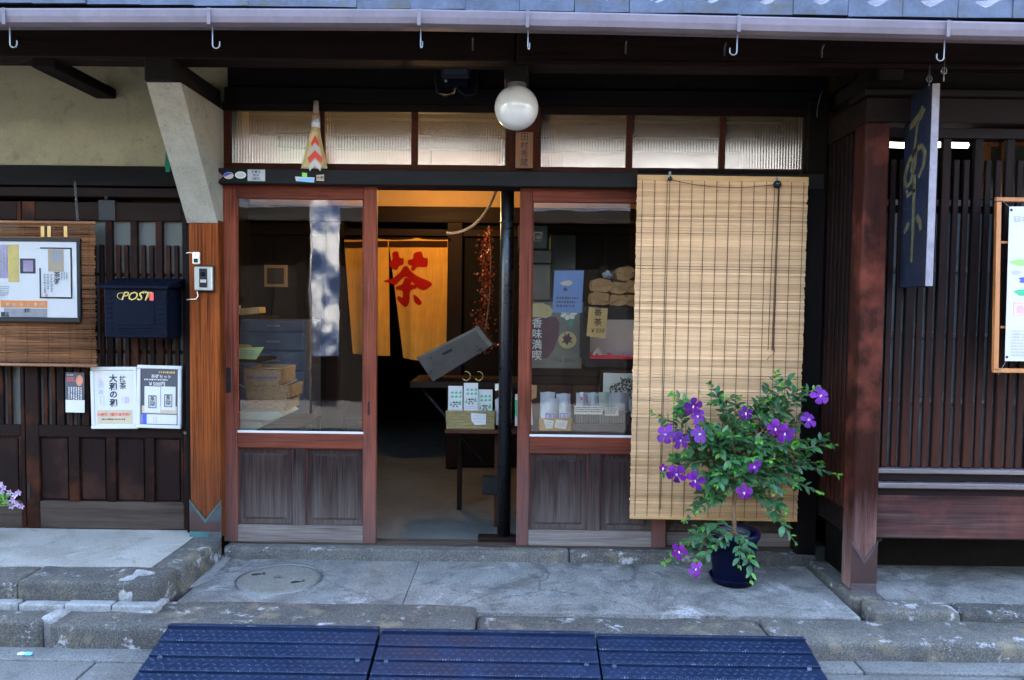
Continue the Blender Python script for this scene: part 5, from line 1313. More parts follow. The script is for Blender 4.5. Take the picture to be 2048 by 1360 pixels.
# hose and dried branch
hs = thing('tan_cable', 'tan cable looping down inside the doorway beside the black pipe', 'cable', P(993, 376, .3)); tube('cable', m_hose, hs, bez(P(995, 374, .3), P(962, 470, .3), P(893, 467, .3), 16), .008, 8)
br = thing('dried_branch', 'hanging branch of dried red leaves behind the black pipe', 'branch', P(975, 460, 1.2))
sp0, sp1 = P(978, 452, 1.2), P(962, 700, 1.2)
tube('stem', m_bark, br, bez(sp0, P(990, 580, 1.2), sp1, 12), .005, 6)
bm = bmesh.new()
for i in range(520):
    t = random.random(); y = 455 + 250 * t; wv = (14 if y < 560 else 26 if y > 600 else 12)
    q = P(972 + random.gauss(0, wv * .55) - (8 if y > 610 else 0), y, 1.2 + random.gauss(0, .05)); d0 = Vector((random.uniform(-1, 1), random.uniform(-1, 1), random.uniform(-1, .3))).normalized(); s0 = d0.cross(Vector((.3, 1, .2))).normalized(); L = random.uniform(.014, .03)
    bm.faces.new([bm.verts.new(q), bm.verts.new(q + d0 * L * .5 + s0 * L * .35), bm.verts.new(q + d0 * L), bm.verts.new(q + d0 * L * .5 - s0 * L * .35)])
bmobj('dried_leaves', bm, m_berry, br)['kind'] = 'stuff'
# bench with tea packets, tilted tin chest
Yt = .42
bn = thing('display_bench', 'dark narrow display bench inside the doorway with a brown lower shelf', 'bench', P(920, 1000, Yt))
pbox('top_board', m_inwood, bn, 820, 764, 1040, 777, Yt, .42); pbox('lower_shelf', m_inred, bn, 889, 860, 1046, 868, Yt - .12, .4)
z1 = P(900, 868, Yt).z
box('leg', m_inred, bn, P(989, 900, Yt).x, P(1001, 900, Yt).x, Yt, Yt + .04, zS0 - .016, P(995, 777, Yt).z, .003)
box('leg', m_inred, bn, P(989, 900, Yt).x, P(1001, 900, Yt).x, Yt + .36, Yt + .4, zS0 - .016, P(995, 777, Yt).z, .003)
box('leg', m_inwood, bn, P(905, 900, Yt).x, P(915, 900, Yt).x, Yt + .36, Yt + .4, zS0 - .016, P(905, 777, Yt).z, .003)
tube('brace', m_dsteel, bn, [P(845, 778, Yt + .1), P(968, 925, Yt + .1)], .009, 8)
pbox('foot_plate', m_dsteel, bn, 965, 955, 1002, 990, Yt - .02, .06)
tc_ = thing('tin_chest', 'dark dented tin tea chest lying tilted on the bench', 'chest', P(905, 765, Yt))
yc = Yt + .02
lidp = [(834, 716), (957, 653), (986, 690), (866, 763)]
pprism('body', m_tin, tc_, lidp, yc, .26)
pprism('top_edge', m_tin2, tc_, [(836, 719), (960, 656), (957, 652), (833, 715)], yc - .004, .008)
pprism('handle_slot', m_lens, tc_, [(884, 706), (903, 697), (905, 702), (886, 711)], yc - .003, .004)
pprism('lid_fold', m_tin2, tc_, [(950, 660), (958, 655), (985, 689), (978, 694)], yc - .003, .005)
hk = thing('brass_hooks', 'small curled brass hooks on the front edge of the bench', 'hook', P(945, 755, Yt))
for cx in (932, 957): tube('hook', m_brassy, hk, [P(cx + 9 * math.cos(a), 752 + 9 * math.sin(a), Yt - .01) for a in [math.pi * (-.6 + k / 7) for k in range(11)]] + [P(cx + 3, 764, Yt)], .0025, 6)
Yq = Yt - .1
bk = thing('straw_basket', 'olive straw box of tea packets on the lower bench shelf', 'basket', P(941, 858, Yq))
pprism('side', m_sea, bk, [(891, 822), (991, 822), (988, 859), (893, 859)], Yq, .012); pprism('side', m_sea, bk, [(891, 822), (991, 822), (988, 859), (893, 859)], Yq + .11, .012)
A = rect(891, 822, 991, 859, Yq)
for a in (A[0] + .004, A[1] - .016): box('end', m_sea, bk, a, a + .012, Yq + .012, Yq + .11, A[2], A[3], .002)
for k in range(6): box('straw_band', m_sea, bk, A[0] + .006, A[1] - .006, Yq - .004, Yq + .002, A[2] + .006 + k * .018, A[2] + .02 + k * .018, .004)
box('base', m_sea, bk, A[0] + .01, A[1] - .01, Yq + .005, Yq + .11, A[2] - .001, A[2] + .006, .001)
pprism('price_card', m_paper, bk, [(942, 826), (972, 828), (972, 849), (950, 850), (943, 842)], Yq - .008, .001); scribble(m_grey, bk, 946, 829, 970, 846, Yq - .0092, 3, False, .9, 40)
for k, (xa, xb, yt) in enumerate(((896, 925, 772), (927, 956, 766), (955, 985, 779))):
    tp = thing('tea_packet', ('white and green tea packet standing at the doorway end of the straw box', 'tallest white and green tea packet in the straw box', 'shortest white and green tea packet next to the black pipe')[k], 'packet', P((xa + xb) / 2, 850, Yq), 'tea packets in the straw box')
    yq = Yq + .025 + .012 * k
    X0, X1, Z0, Z1 = rect(xa, yt, xb, 850, yq)
    v = []; f = []; pf = [(0, .045), (.75, .05), (.9, .03), (.93, .008), (1, .006)]
    for t, w_ in pf:
        z = Z0 + (Z1 - Z0) * t
        v += [(X0 + .001, yq, z), (X1 - .001, yq, z), (X1 - .001, yq + w_, z), (X0 + .001, yq + w_, z)]
    for i in range(len(pf) - 1):
        for j in range(4): f.append((i * 4 + j, i * 4 + (j + 1) % 4, i * 4 + 4 + (j + 1) % 4, i * 4 + 4 + j))
    f += [(3, 2, 1, 0), tuple(range(16, 20))]
    mesh('bag', m_paper and v, f, m_paper, tp)
    for r in range(2):
        for q in range(3): pprism('leaf_print', m_green, tp, [(xa + 5 + q * 8, yt + 14 + r * 8), (xa + 9 + q * 8, yt + 10 + r * 8), (xa + 12 + q * 8, yt + 14 + r * 8), (xa + 8 + q * 8, yt + 16 + r * 8)], yq - .0012, .001)
    pprism('leaf_print', m_green, tp, [(xb - 9, yt + 34), (xb - 4, yt + 28), (xb - 2, yt + 38), (xb - 8, yt + 38)], yq - .0012, .001); pprism('leaf_print', m_green, tp, [(xa + 3, yt + 40), (xa + 6, yt + 30), (xa + 8, yt + 40)], yq - .0012, .001)
    ptext(m_ink, tp, '茶', (xa + xb) / 2, yt + 37, 12, yq - .0012, bold=.03); scribble(m_grey, tp, xa + 4, yt + 45, xb - 4, yt + 53, yq - .0012, 2, False, .9, 50 + k)
pk2 = thing('brown_label_bag', 'pale tea bag with a brown label hanging by the right door stile', 'bag', P(1050, 850, .3)); pprism('bag', m_paper, pk2, [(1030, 790), (1062, 785), (1066, 850), (1030, 852)], .3, .04); pprism('label', m_kraft, pk2, [(1055, 770), (1074, 770), (1073, 795), (1062, 800), (1055, 796)], .295, .004)
pprism('leaf_print', m_green, pk2, [(1030, 800), (1035, 800), (1034, 835), (1030, 830)], .2985, .001)
bc = thing('clear_tea_bag', 'small clear bag with green leaves between the straw box and the pipe', 'bag', P(998, 850, Yq)); pprism('bag', m_foil, bc, [(990, 800), (1002, 792), (1010, 850), (992, 850)], Yq + .02, .03); pprism('clip', m_ivory, bc, [(990, 768), (1001, 767), (1001, 780), (990, 781)], Yq + .02, .01)

# --- window shelf behind the right door
Yw = .14
sh = thing('window_shelf', 'brown wooden display shelf along the foot of the right door glass', 'shelf', P(1180, 870, Yw))
zsh = P(1160, 862, Yw).z
box('board', m_inred, sh, P(1052, 866, Yw).x, 1.55, Yw - .03, Yw + .5, zsh - .022, zsh, .003)
for xx in (1120, 1400): box('bracket', m_inwood, sh, P(xx, 900, Yw).x, P(xx, 900, Yw).x + .03, Yw + .02, Yw + .46, zS0, zsh - .022, .003)
def ybox_front(x0, y0, x1, y1, Y): return rect(x0, y0, x1, y1, Y)
k1 = thing('paper_box_basket', 'tan paper basket holding silver foil tea bags behind the glass', 'basket', P(1110, 865, Yw)); pprism('front', m_kraft, k1, [(1078, 838), (1144, 836), (1141, 864), (1080, 864)], Yw, .01); pprism('back', m_kraft, k1, [(1078, 838), (1144, 836), (1141, 864), (1080, 864)], Yw + .12, .01)
A = rect(1079, 838, 1143, 864, Yw)
for a in (A[0], A[1] - .008): box('end', m_kraft, k1, a, a + .008, Yw + .01, Yw + .12, A[2], A[3], .002)
box('bottom', m_kraft, k1, A[0] + .008, A[1] - .008, Yw + .01, Yw + .12, zsh, zsh + .006, .002)
for r_ in (((1087, 839), (1108, 841), (1105, 857), (1092, 857)), ((1112, 839), (1136, 842), (1131, 859), (1109, 855))): pprism('price_tag', m_ivory, k1, r_, Yw - .004, .001)
scribble(m_grey, k1, 1092, 843, 1104, 854, Yw - .0052, 3, False, .9, 60); scribble(m_grey, k1, 1114, 845, 1131, 853, Yw - .0052, 3, False, .9, 61)
def pouch(nm, label, pix, Y, mat, grp, lab=None):
    t = thing(nm, label, 'bag', P(sum(p[0] for p in pix) / len(pix), max(p[1] for p in pix), Y), grp)
    x0, x1 = min(p[0] for p in pix), max(p[0] for p in pix); y0, y1 = min(p[1] for p in pix), max(p[1] for p in pix); bm = bmesh.new(); g = []
    for j in range(9):
        row = []; v = j / 8; y = y0 + (y1 - y0) * v
        for i in range(7):
            u = i / 6; bul = math.sin(math.pi * u) * (.004 + .02 * math.sin(math.pi * min(1, v * .62))); q = P(x0 + (x1 - x0) * u + math.sin(v * 7 + u * 3) * .6, y + math.sin(u * 9) * .8, Y)
            row.append((q, bul + .0015 * math.sin(u * 20 + v * 13)))
        g.append(row)
    fr_ = [[bm.verts.new((q.x, Y - b, q.z)) for q, b in row] for row in g]; bk_ = [[bm.verts.new((q.x, Y + b + .002, q.z)) for q, b in row] for row in g]
    for j in range(8):
        for i in range(6):
            bm.faces.new((fr_[j][i], fr_[j + 1][i], fr_[j + 1][i + 1], fr_[j][i + 1])); bm.faces.new((bk_[j][i], bk_[j][i + 1], bk_[j + 1][i + 1], bk_[j + 1][i]))
    bmobj('pouch', bm, mat, t, smooth=True, recalc=False)
    if lab:
        a, b, c_, d_ = lab; Yl_ = Y - .03; flat('paper_label', m_paper, t, a, b, c_, d_, Yl_)
        for q in ((a + 1.5, b + 2, c_ - 1.5, b + 3.5), (a + 1.5, b + 2, a + 3, d_), (c_ - 3, b + 2, c_ - 1.5, d_)): flat('label_line', m_blueink, t, *q, Yl_ - .0008)
        ptext(m_blueink, t, '茶', (a + c_) / 2, (b + d_) / 2 + 2, 8, Yl_ - .0008)
    return t
G1 = 'foil bags in the tan paper basket'
pouch('foil_bag', 'plain silver foil bag at the back of the tan paper basket beside the stile', ((1080, 784), (1110, 850)), Yw + .09, m_foil, G1)
pouch('foil_bag', 'plain silver foil bag at the back of the tan paper basket beside the dark basket', ((1112, 787), (1141, 850)), Yw + .1, m_foil, G1)
pouch('foil_bag', 'taller labelled foil bag at the front of the tan paper basket', ((1082, 796), (1117, 860)), Yw + .04, m_foil, G1, (1090, 825, 1110, 838))
pouch('foil_bag', 'shorter labelled foil bag at the front of the tan paper basket', ((1117, 801), (1141, 860)), Yw + .045, m_foil, G1, (1119, 824, 1138, 837))
k2 = thing('dark_wire_basket', 'dark slotted basket of tea bags behind the glass next to the blind', 'basket', P(1203, 863, Yw))
A = rect(1149, 822, 1260, 862, Yw)
for q in ((A[0], A[1], A[2], A[2] + .035), (A[0] - .006, A[1] + .006, A[3] - .014, A[3])): box('rim', m_dbask, k2, q[0], q[1], Yw, Yw + .008, q[2], q[3], .002)
for k in range(34): box('upright', m_dbask, k2, A[0] + .004 + k * (A[1] - A[0] - .01) / 33, A[0] + .007 + k * (A[1] - A[0] - .01) / 33, Yw + .002, Yw + .006, A[2] + .03, A[3] - .01, .0008)
box('back', m_dbask, k2, A[0], A[1], Yw + .15, Yw + .156, A[2], A[3], .002); box('tray', m_dbask, k2, A[0], A[1], Yw + .009, Yw + .15, A[2], A[2] + .008, .002)
for a in (A[0], A[1] - .006): box('end', m_dbask, k2, a, a + .006, Yw + .009, Yw + .15, A[2] + .009, A[3], .002)
for k, r_ in enumerate(((1149, 812, 1205, 829), (1210, 815, 1237, 832))):
    flat('price_strip', m_ivory, k2, *r_, Yw - .004); scribble(m_ink, k2, r_[0] + 2, r_[1] + 1, r_[2] - 2, r_[3] - 4, Yw - .0046, 3, False, .95, 70 + k)
G2 = 'tea bags in the dark slotted basket'
for k, (xa, xb, yt, mt, lb) in enumerate(((1152, 1174, 785, m_foil, 'pale tea bag with a red seal in the dark slotted basket'), (1174, 1197, 785, m_foil, 'plain pale tea bag beside the red sealed one in the dark basket'), (1197, 1219, 784, m_cushion, 'pale green tea bag in the dark slotted basket'), (1219, 1258, 785, m_foil, 'wide pale tea bag in the dark basket nearest the blind'))):
    t = pouch('tea_bag', lb, ((xa, yt), (xb, 845)), Yw + .05 + .015 * (k % 2), mt, G2)
    if k == 0: flat('red_seal', m_red, t, 1161, 794, 1166, 800, Yw + .01)
# picture of a tea bush
pf = thing('tea_bush_picture', 'framed picture of a tea bush standing on the window shelf', 'picture', P(1240, 815, Yw + .3)); Yf2 = Yw + .3
pbox('frame', m_inwood, pf, 1200, 742, 1400, 835, Yf2 + .004, .015); flat('print', m_ivory, pf, 1206, 747, 1394, 832, Yf2)
bm = bmesh.new()
for i in range(260):
    a = random.random() * 6.28; r = math.sqrt(random.random()); q = P(1252 + 33 * r * math.cos(a), 778 + 22 * r * math.sin(a) + (6 if r * math.cos(a) < -.5 else 0), Yf2 - .0015); L = .008
    d0 = Vector((random.uniform(-1, 1), 0, random.uniform(-1, 1))).normalized(); s0 = Vector((-d0.z, 0, d0.x)); bm.faces.new([bm.verts.new(q), bm.verts.new(q + d0 * L + s0 * L * .5), bm.verts.new(q + d0 * 2 * L), bm.verts.new(q + d0 * L - s0 * L * .5)])
bmobj('leaf_print', bm, plain('dark_green_print', (.05, .06, .05), .8), pf, recalc=False)['kind'] = 'stuff'
# tea chest signboard
Ysb = .75
tsb = thing('painted_tea_chest', 'olive painted tea chest with a maroon tea jar and white characters', 'tea chest', P(1110, 735, Ysb))
pbox('chest', m_chest, tsb, 1040, 603, 1166, 738, Ysb, .4, .006)
pprism('jar_print', m_maroon, tsb, [(1045, 640), (1052, 632), (1112, 634), (1119, 645), (1117, 672), (1107, 700), (1095, 716), (1045, 719)], Ysb - .002, .003)
pprism('cloth_print', m_ochre, tsb, [(1045, 608), (1085, 606), (1100, 612), (1106, 622), (1102, 632), (1092, 636), (1045, 632)], Ysb - .003, .003)
ptext(m_ivory, tsb, '香味満喫', 1074, 678, 19, Ysb - .0026, vertical=True, bold=.01, spacing=1.04)
for k in range(7):
    a = 2 * math.pi * k / 7; pprism('petal_print', m_ivory, tsb, [(1137, 627), (1137 + 14 * math.cos(a - .4), 627 + 11 * math.sin(a - .4)), (1137 + 18 * math.cos(a), 627 + 14 * math.sin(a)), (1137 + 14 * math.cos(a + .4), 627 + 11 * math.sin(a + .4))], Ysb - .0022 - .0001 * k, .002)
pprism('flower_centre', m_ochre, tsb, oval(1137, 627, 5, 4), Ysb - .004, .002); pprism('leaf_print', m_green, tsb, [(1137, 643), (1146, 640), (1143, 655)], Ysb - .002, .002)
pprism('round_emblem', m_ochre, tsb, oval(1135, 680, 18, 17, 28), Ysb - .002, .002)
pprism('emblem_print', m_maroon, tsb, [(1124, 674), (1130, 672), (1128, 664), (1133, 671), (1139, 665), (1139, 672), (1146, 678), (1140, 680), (1147, 686), (1138, 684), (1134, 691), (1130, 685), (1122, 686), (1128, 680)], Ysb - .0032, .002)
ptext(m_dprint, tsb, 'TEL 2833', 1129, 720, 9, Ysb - .0024, bold=.005, xs=1.1)
tc2 = thing('upper_tin_chest', 'plain olive grey tin tea chest stacked on the painted one', 'tea chest', P(1100, 603, Ysb)); pbox('chest', m_tin2, tc2, 1040, 528, 1102, 601, Ysb + .01, .38, .006); pbox('lid', m_tin, tc2, 1038, 500, 1104, 527, Ysb + .005, .39, .006)
tc3 = thing('green_marked_chest', 'dark green tea chest with a white character on top of the stack', 'tea chest', P(1080, 500, Ysb)); pbox('chest', m_tealdark, tc3, 1036, 450, 1096, 498, Ysb + .01, .36, .006); ptext(m_ivory, tc3, '園', 1076, 473, 19, Ysb + .009, bold=.012)
wc = thing('wall_cabinet', 'dark teal cupboard with black doors behind the tea chests', 'cabinet', P(1200, 880, 1.1)); pbox('carcass', m_tealdark, wc, 1100, 470, 1150, 740, 1.1, .3); pbox('door', m_inwall, wc, 1150, 468, 1330, 740, 1.1, .3); pbox('top', m_inwood, wc, 1095, 455, 1340, 468, 1.08, .34); pbox('rail', m_inwood, wc, 1205, 470, 1214, 740, 1.095, .01)
lsl = thing('lower_counter', 'red brown counter with boarded front below the tea chests', 'counter', P(1150, 880, Ysb)); pbox('top', m_inwood, lsl, 1040, 739, 1420, 752, Ysb - .03, .5)
for k in range(7): pbox('front_board', m_inred, lsl, 1040 + k * 52, 770, 1040 + k * 52 + 51, 960, Ysb + .02, .03, .002)
pbox('upper_rail', m_inwood, lsl, 1040, 753, 1410, 769, Ysb, .03)
# blue poster taped inside the glass
po = thing('blue_poster', 'pale blue paper notice stuck inside the glass of the right door', 'poster', P(1137, 625, .045)); pprism('sheet', m_bluep, po, [(1109, 541), (1168, 541), (1163, 626), (1105, 625)], .045, .001)
pprism('bird_print', m_tan, po, [(1120, 566), (1130, 562), (1140, 560), (1146, 566), (1140, 571), (1126, 571)], .0436, .001); pprism('bird_print', m_dprint, po, [(1126, 578), (1131, 574), (1136, 580), (1130, 583)], .0436, .001)
scribble(m_dprint, po, 1113, 592, 1158, 616, .0438, 3, False, .95, 80)
# display case with lit interior, paper bags on top
Yd = .5
dc = thing('display_case', 'lit glass display case with red cloth behind the right door', 'display case', P(1240, 715, Yd))
pbox('top_board', m_lens, dc, 1172, 615, 1420, 626, Yd, .34); pbox('back_panel', m_paper, dc, 1178, 637, 1420, 712, Yd + .33, .01); pbox('bottom_board', m_lens, dc, 1172, 720, 1420, 736, Yd, .34); pbox('end_panel', m_lens, dc, 1166, 626, 1180, 720, Yd, .33); pbox('cloth', m_redcloth, dc, 1181, 713, 1420, 719, Yd, .32, .002)
pbox('lamp_strip', m_caselight, dc, 1186, 627, 1400, 631, Yd + .1, .03, .001); pbox('front_rail', m_dsteel, dc, 1180, 626, 1420, 640, Yd + .001, .01)
X0, X1, Z0, Z1 = rect(1180, 640, 1420, 713, Yd); mesh('glass', [(X0, Yd + .006, Z0), (X1, Yd + .006, Z0), (X1, Yd + .006, Z1), (X0, Yd + .006, Z1)], [(0, 1, 2, 3)], m_picglass, dc)
for k, (xa, xb, ya, yb) in enumerate(((1222, 1246, 698, 713), (1248, 1272, 698, 713), (1200, 1214, 696, 711))):
    cdx = thing('price_card', ('little white price card in the display case beside another by the blind', 'little white price card in the display case close against the blind', 'narrow leaning price card in the display case next to the cone')[k], 'card', P((xa + xb) / 2, 713, Yd + .08), 'price cards in the display case'); flat('card', m_paper, cdx, xa, ya, xb, yb, Yd + .08); scribble(m_grey, cdx, xa + 2, ya + 2, xb - 2, yb - 2, Yd + .079, 3, False, .9, 90 + k)
cn = thing('paper_cone', 'small cream paper cone with a red mark in the display case', 'ornament', P(1194, 713, Yd + .06)); pprism('cone', m_ivory, cn, [(1184, 712), (1194, 694), (1198, 696), (1206, 712)], Yd + .06, .03); flat('red_mark', m_red, cn, 1190, 707, 1197, 711, Yd + .058)
pc = thing('bancha_price_card', 'brown paper card brushed with tea price 550 behind the glass', 'sign', P(1196, 678, .4)); pprism('card', m_kraftl, pc, [(1178, 614), (1216, 617), (1211, 677), (1173, 672)], .4, .002)
ptext(m_ink, pc, '番茶', 1196, 634, 15, .3985, vertical=True, bold=.008, spacing=1.25); ptext(m_ink, pc, '￥550', 1194, 661, 11, .3985, shear=.15, bold=.008)
def bag(label, cx, cy0, wpx, hpx, Y, rot=0.0):
    c = P(cx, cy0, Y); w_ = P(cx + wpx / 2, cy0, Y).x - P(cx - wpx / 2, cy0, Y).x; h = P(cx, cy0 - hpx / 2, Y).z - P(cx, cy0 + hpx / 2, Y).z
    t = thing('paper_bag', label, 'paper bag', (c.x, Y, c.z - h / 2), 'brown paper bags piled on the display case')
    bm = bmesh.new(); bmesh.ops.create_cube(bm, size=1); bmesh.ops.subdivide_edges(bm, edges=bm.edges[:], cuts=4, use_grid_fill=True)
    for v in bm.verts:
        q = v.co.copy(); e = max(abs(q.x), abs(q.z)) * 2; k = 1 - .14 * (abs(q.x) * 2) ** 2 * (abs(q.z) * 2)
        p = Vector((q.x * w_ * (1 - .12 * (abs(q.z) * 2) ** 2), q.y * .2, q.z * h * (1 - .22 * (abs(q.x) * 2) ** 3))); p += noise.noise_vector(p * 22 + c * 3) * .012
        v.co = p + c + Vector((0, .1, 0))
    b = bmobj('bag', bm, m_kraft, t, smooth=False)
    tube('folded_edge', m_kraft, b, [c + Vector((w_ * (u - .5) * .9, -.004, -h * .02 + .012 * math.sin(u * 5 + cx) )) for u in [i / 6 for i in range(7)]], .003, 5)
    t.rotation_euler.y = rot
    return t
for k, (cx, cyy, ww_, hh, ro) in enumerate(((1201, 598, 38, 26, .0), (1236, 601, 34, 23, .0), (1268, 601, 34, 24, 0), (1204, 571, 39, 27, .02), (1238, 576, 34, 24, -.02), (1268, 573, 34, 26, .02), (1252, 547, 36, 27, -.12), (1292, 576, 34, 25, 0), (1290, 550, 36, 25, .05))):
    bag(('wide brown paper bag at the open end of the bottom row', 'second brown paper bag in the bottom row', 'third brown paper bag in the bottom row, half behind the blind', 'wide brown paper bag at the open end of the upper row', 'second brown paper bag in the upper row', 'third brown paper bag in the upper row, half behind the blind', 'tilted brown paper bag lying on top of the pile', 'brown paper bag hidden behind the blind in the upper row', 'brown paper bag hidden behind the blind atop the pile')[k], cx, cyy, ww_, hh, Yd + .02, ro)
sv = thing('silver_wrapper', 'crumpled silver plastic wrapper on top of the paper bags', 'wrapper', P(1216, 555, Yd + .1)); bm = bmesh.new(); bmesh.ops.create_icosphere(bm, subdivisions=3, radius=.036); c = P(1217, 549, Yd + .1)
for v in bm.verts: v.co = Vector((v.co.x, v.co.y, v.co.z * .6)) + noise.noise_vector(v.co * 45) * .016 + c
bmobj('wrapper', bm, m_foil, sv)

# --- behind the left door glass
Yz = .30
tb = thing('side_table', 'dark low table behind the left door glass', 'table', P(540, 900, Yz)); zt = P(520, 850, Yz).z
box('table_top', m_inwood, tb, -2.0, P(600, 860, Yz).x, Yz - .1, Yz + .5, zt - .03, zt, .004)
for xx in (-1.9, P(585, 900, Yz).x):
    for yy in (Yz - .06, Yz + .42): box('leg', m_inwood, tb, xx, xx + .04, yy, yy + .04, zS0 - .016, zt - .03, .003)
for k, pix in enumerate((((474, 824), (556, 823), (568, 832), (540, 841), (474, 838)), ((474, 842), (520, 845), (528, 852), (510, 860), (474, 862)))):
    cu_ = thing('sage_cushion', ('larger sage green cushion on the low table under the wicker trays', 'smaller sage green cushion lying lowest by the left door stile')[k], 'cushion', P(510, 840, Yz - .05)); pprism('cushion', m_cushion, cu_, pix, Yz - .1 - .02 * k, .3)
for k, (x0, y0, x1, y1, flare) in enumerate(((493, 800, 575, 822, 1), (493, 771, 581, 798, 1), (489, 736, 566, 770, 1))):
    tr = thing('wicker_tray', ('bottom wicker tray of the stack behind the left door', 'middle wicker tray of the stack behind the left door', 'top wicker tray of the stack, with blue lettering')[k], 'tray', P((x0 + x1) / 2, y1, Yz), 'stacked wicker trays')
    A = rect(x0, y0, x1, y1, Yz); w_ = .012
    def wall(nm, pts_, y, dep): return prism(nm, m_wicker, tr, pts_, 'y', y, y + dep)
    for yy in (Yz - .02, Yz + .26): wall('tray_side', [(A[0], A[3]), (A[1], A[3]), (A[1] - .02, A[2]), (A[0] + .015, A[2])], yy, .008)
    for a in (A[0] + .002, A[1] - .012): box('tray_end', m_wicker, tr, a, a + .008, Yz - .012, Yz + .26, A[2] + .006, A[3], .002)
    box('tray_base', m_wicker, tr, A[0] + .015, A[1] - .02, Yz - .012, Yz + .26, A[2], A[2] + .006, .001)
    tube('rim', m_wicker, tr, [(A[0] - .003, Yz - .022, A[3]), (A[1] + .003, Yz - .022, A[3] - .004 * (k - 1))], .006, 6)
    for q in range(5): box('woven_band', m_wicker, tr, A[0] + .006 + q * .001, A[1] - .008 - q * .003, Yz - .023, Yz - .0195, A[3] - .016 - q * .014, A[3] - .006 - q * .014, .002)
    if k == 2: scribble(m_blueink, tr, 494, 752, 554, 758, Yz - .0245, 1, False, .95, 95)
for a, b in (((471, 764), (490, 775)), ((570, 770), (594, 759))): tube('loose_cane', m_ivory, tr, [P(*a, Yz - .03), P(*b, Yz - .03)], .002, 5)
gp_ = thing('green_papers', 'sheaf of yellow green paper slips behind the left door glass', 'papers', P(500, 718, Yz)); pprism('sheet', m_greenpaper, gp_, [(474, 696), (528, 694), (512, 719), (474, 718)], Yz - .05, .004); pprism('sheet', m_kraftl, gp_, [(474, 688), (500, 690), (505, 697), (474, 698)], Yz - .03, .01); scribble(m_grey, gp_, 480, 699, 515, 712, Yz - .0515, 3, False, .9, 97)
pbox('tray_shelf', m_inwood, gp_, 440, 719, 520, 725, Yz - .05, .3)
bo = thing('paper_box', 'small tan box on the upper shelf behind the left door stile', 'box', P(497, 631, Yz)); pprism('box', m_kraftl, bo, [(479, 617), (517, 614), (518, 626), (480, 631)], Yz, .12); pbox('shelf_board', m_inwood, bo, 440, 632, 525, 638, Yz - .05, .3); pbox('upright_card', m_ivory, bo, 473, 611, 479, 630, Yz, .02, .001)
rg = thing('register_drawers', 'dark grey drawer cabinet deep behind the left door', 'cabinet', P(560, 900, 1.2)); pbox('carcass', plain('blue_grey_drawer', (.06, .075, .1), .5), rg, 480, 640, 612, 900, 1.2, .4)
for k, (a, b) in enumerate(((642, 662), (666, 700), (704, 740), (744, 790))):
    dw = pbox('drawer', plain('drawer_front', (.07, .09, .12), .45), rg, 486, a, 606, b, 1.185, .015); pbox('pull', m_alu, dw, 532, (a + b) / 2 - 2, 560, (a + b) / 2 + 2, 1.175, .01, .002)
pi_ = thing('wall_picture', 'small framed picture on the back wall behind the left door', 'picture', P(548, 570, YB - .02)); pbox('frame', m_tan, pi_, 528, 530, 574, 574, YB - .03, .02); flat('print', m_dprint, pi_, 534, 536, 568, 568, YB - .033)

# ================================================================ POTTED SHRUB
rnd = random.Random(21)
pc0 = G(1465, 1163, zM + .002); PY = pc0.y
sb = thing('potted_shrub', 'violet flowering shrub in a blue plastic pot before the bamboo blind', 'potted plant', (pc0.x, PY, zM + .004))
kpx = (P(1500, 1100, PY).x - P(1400, 1100, PY).x) / 100
ht = P(1470, 1062, PY).z - zM; Rt = 51 * kpx; Rb = 39 * kpx
pz0 = zM + .004
pot = lathe('pot', m_pot, sb, [(0, .012), (Rb * .98, .012), (Rb, .016), (Rt * .9, ht - .045), (Rt * .93, ht - .043), (Rt * .94, ht - .03), (Rt, ht - .028), (Rt + .003, ht - .004), (Rt, ht), (Rt - .012, ht - .001), (Rt - .016, ht - .012), (Rt * .86, ht - .05), (Rt * .8, ht * .6)], (pc0.x, PY, pz0), 48)
lathe('saucer', m_pot, pot, [(0, .0), (Rb * 1.02, .0), (Rb * 1.17, .03), (Rb * 1.2, .032), (Rb * 1.17, .034), (Rb * 1.04, .012), (0, .011)], (pc0.x, PY, pz0), 48)
lathe('nursery_pot', m_dbask, pot, [(Rt * .62, ht - .09), (Rt * .7, ht - .02), (Rt * .72, ht - .004), (Rt * .67, ht - .004), (Rt * .64, ht - .03)], (pc0.x - .012, PY, pz0), 36)
lathe('soil', m_soil, sb, [(0, ht - .035), (Rt * .5, ht - .037), (Rt * .84, ht - .048)], (pc0.x, PY, pz0), 24)
base = Vector((pc0.x + .005, PY, pz0 + ht - .04))
tr_pts = [base, P(1468, 1010, PY + .005), P(1474, 960, PY), P(1482, 910, PY + .01)]
tube('trunk', m_bark, sb, tr_pts, [.011, .010, .009, .006], 8)
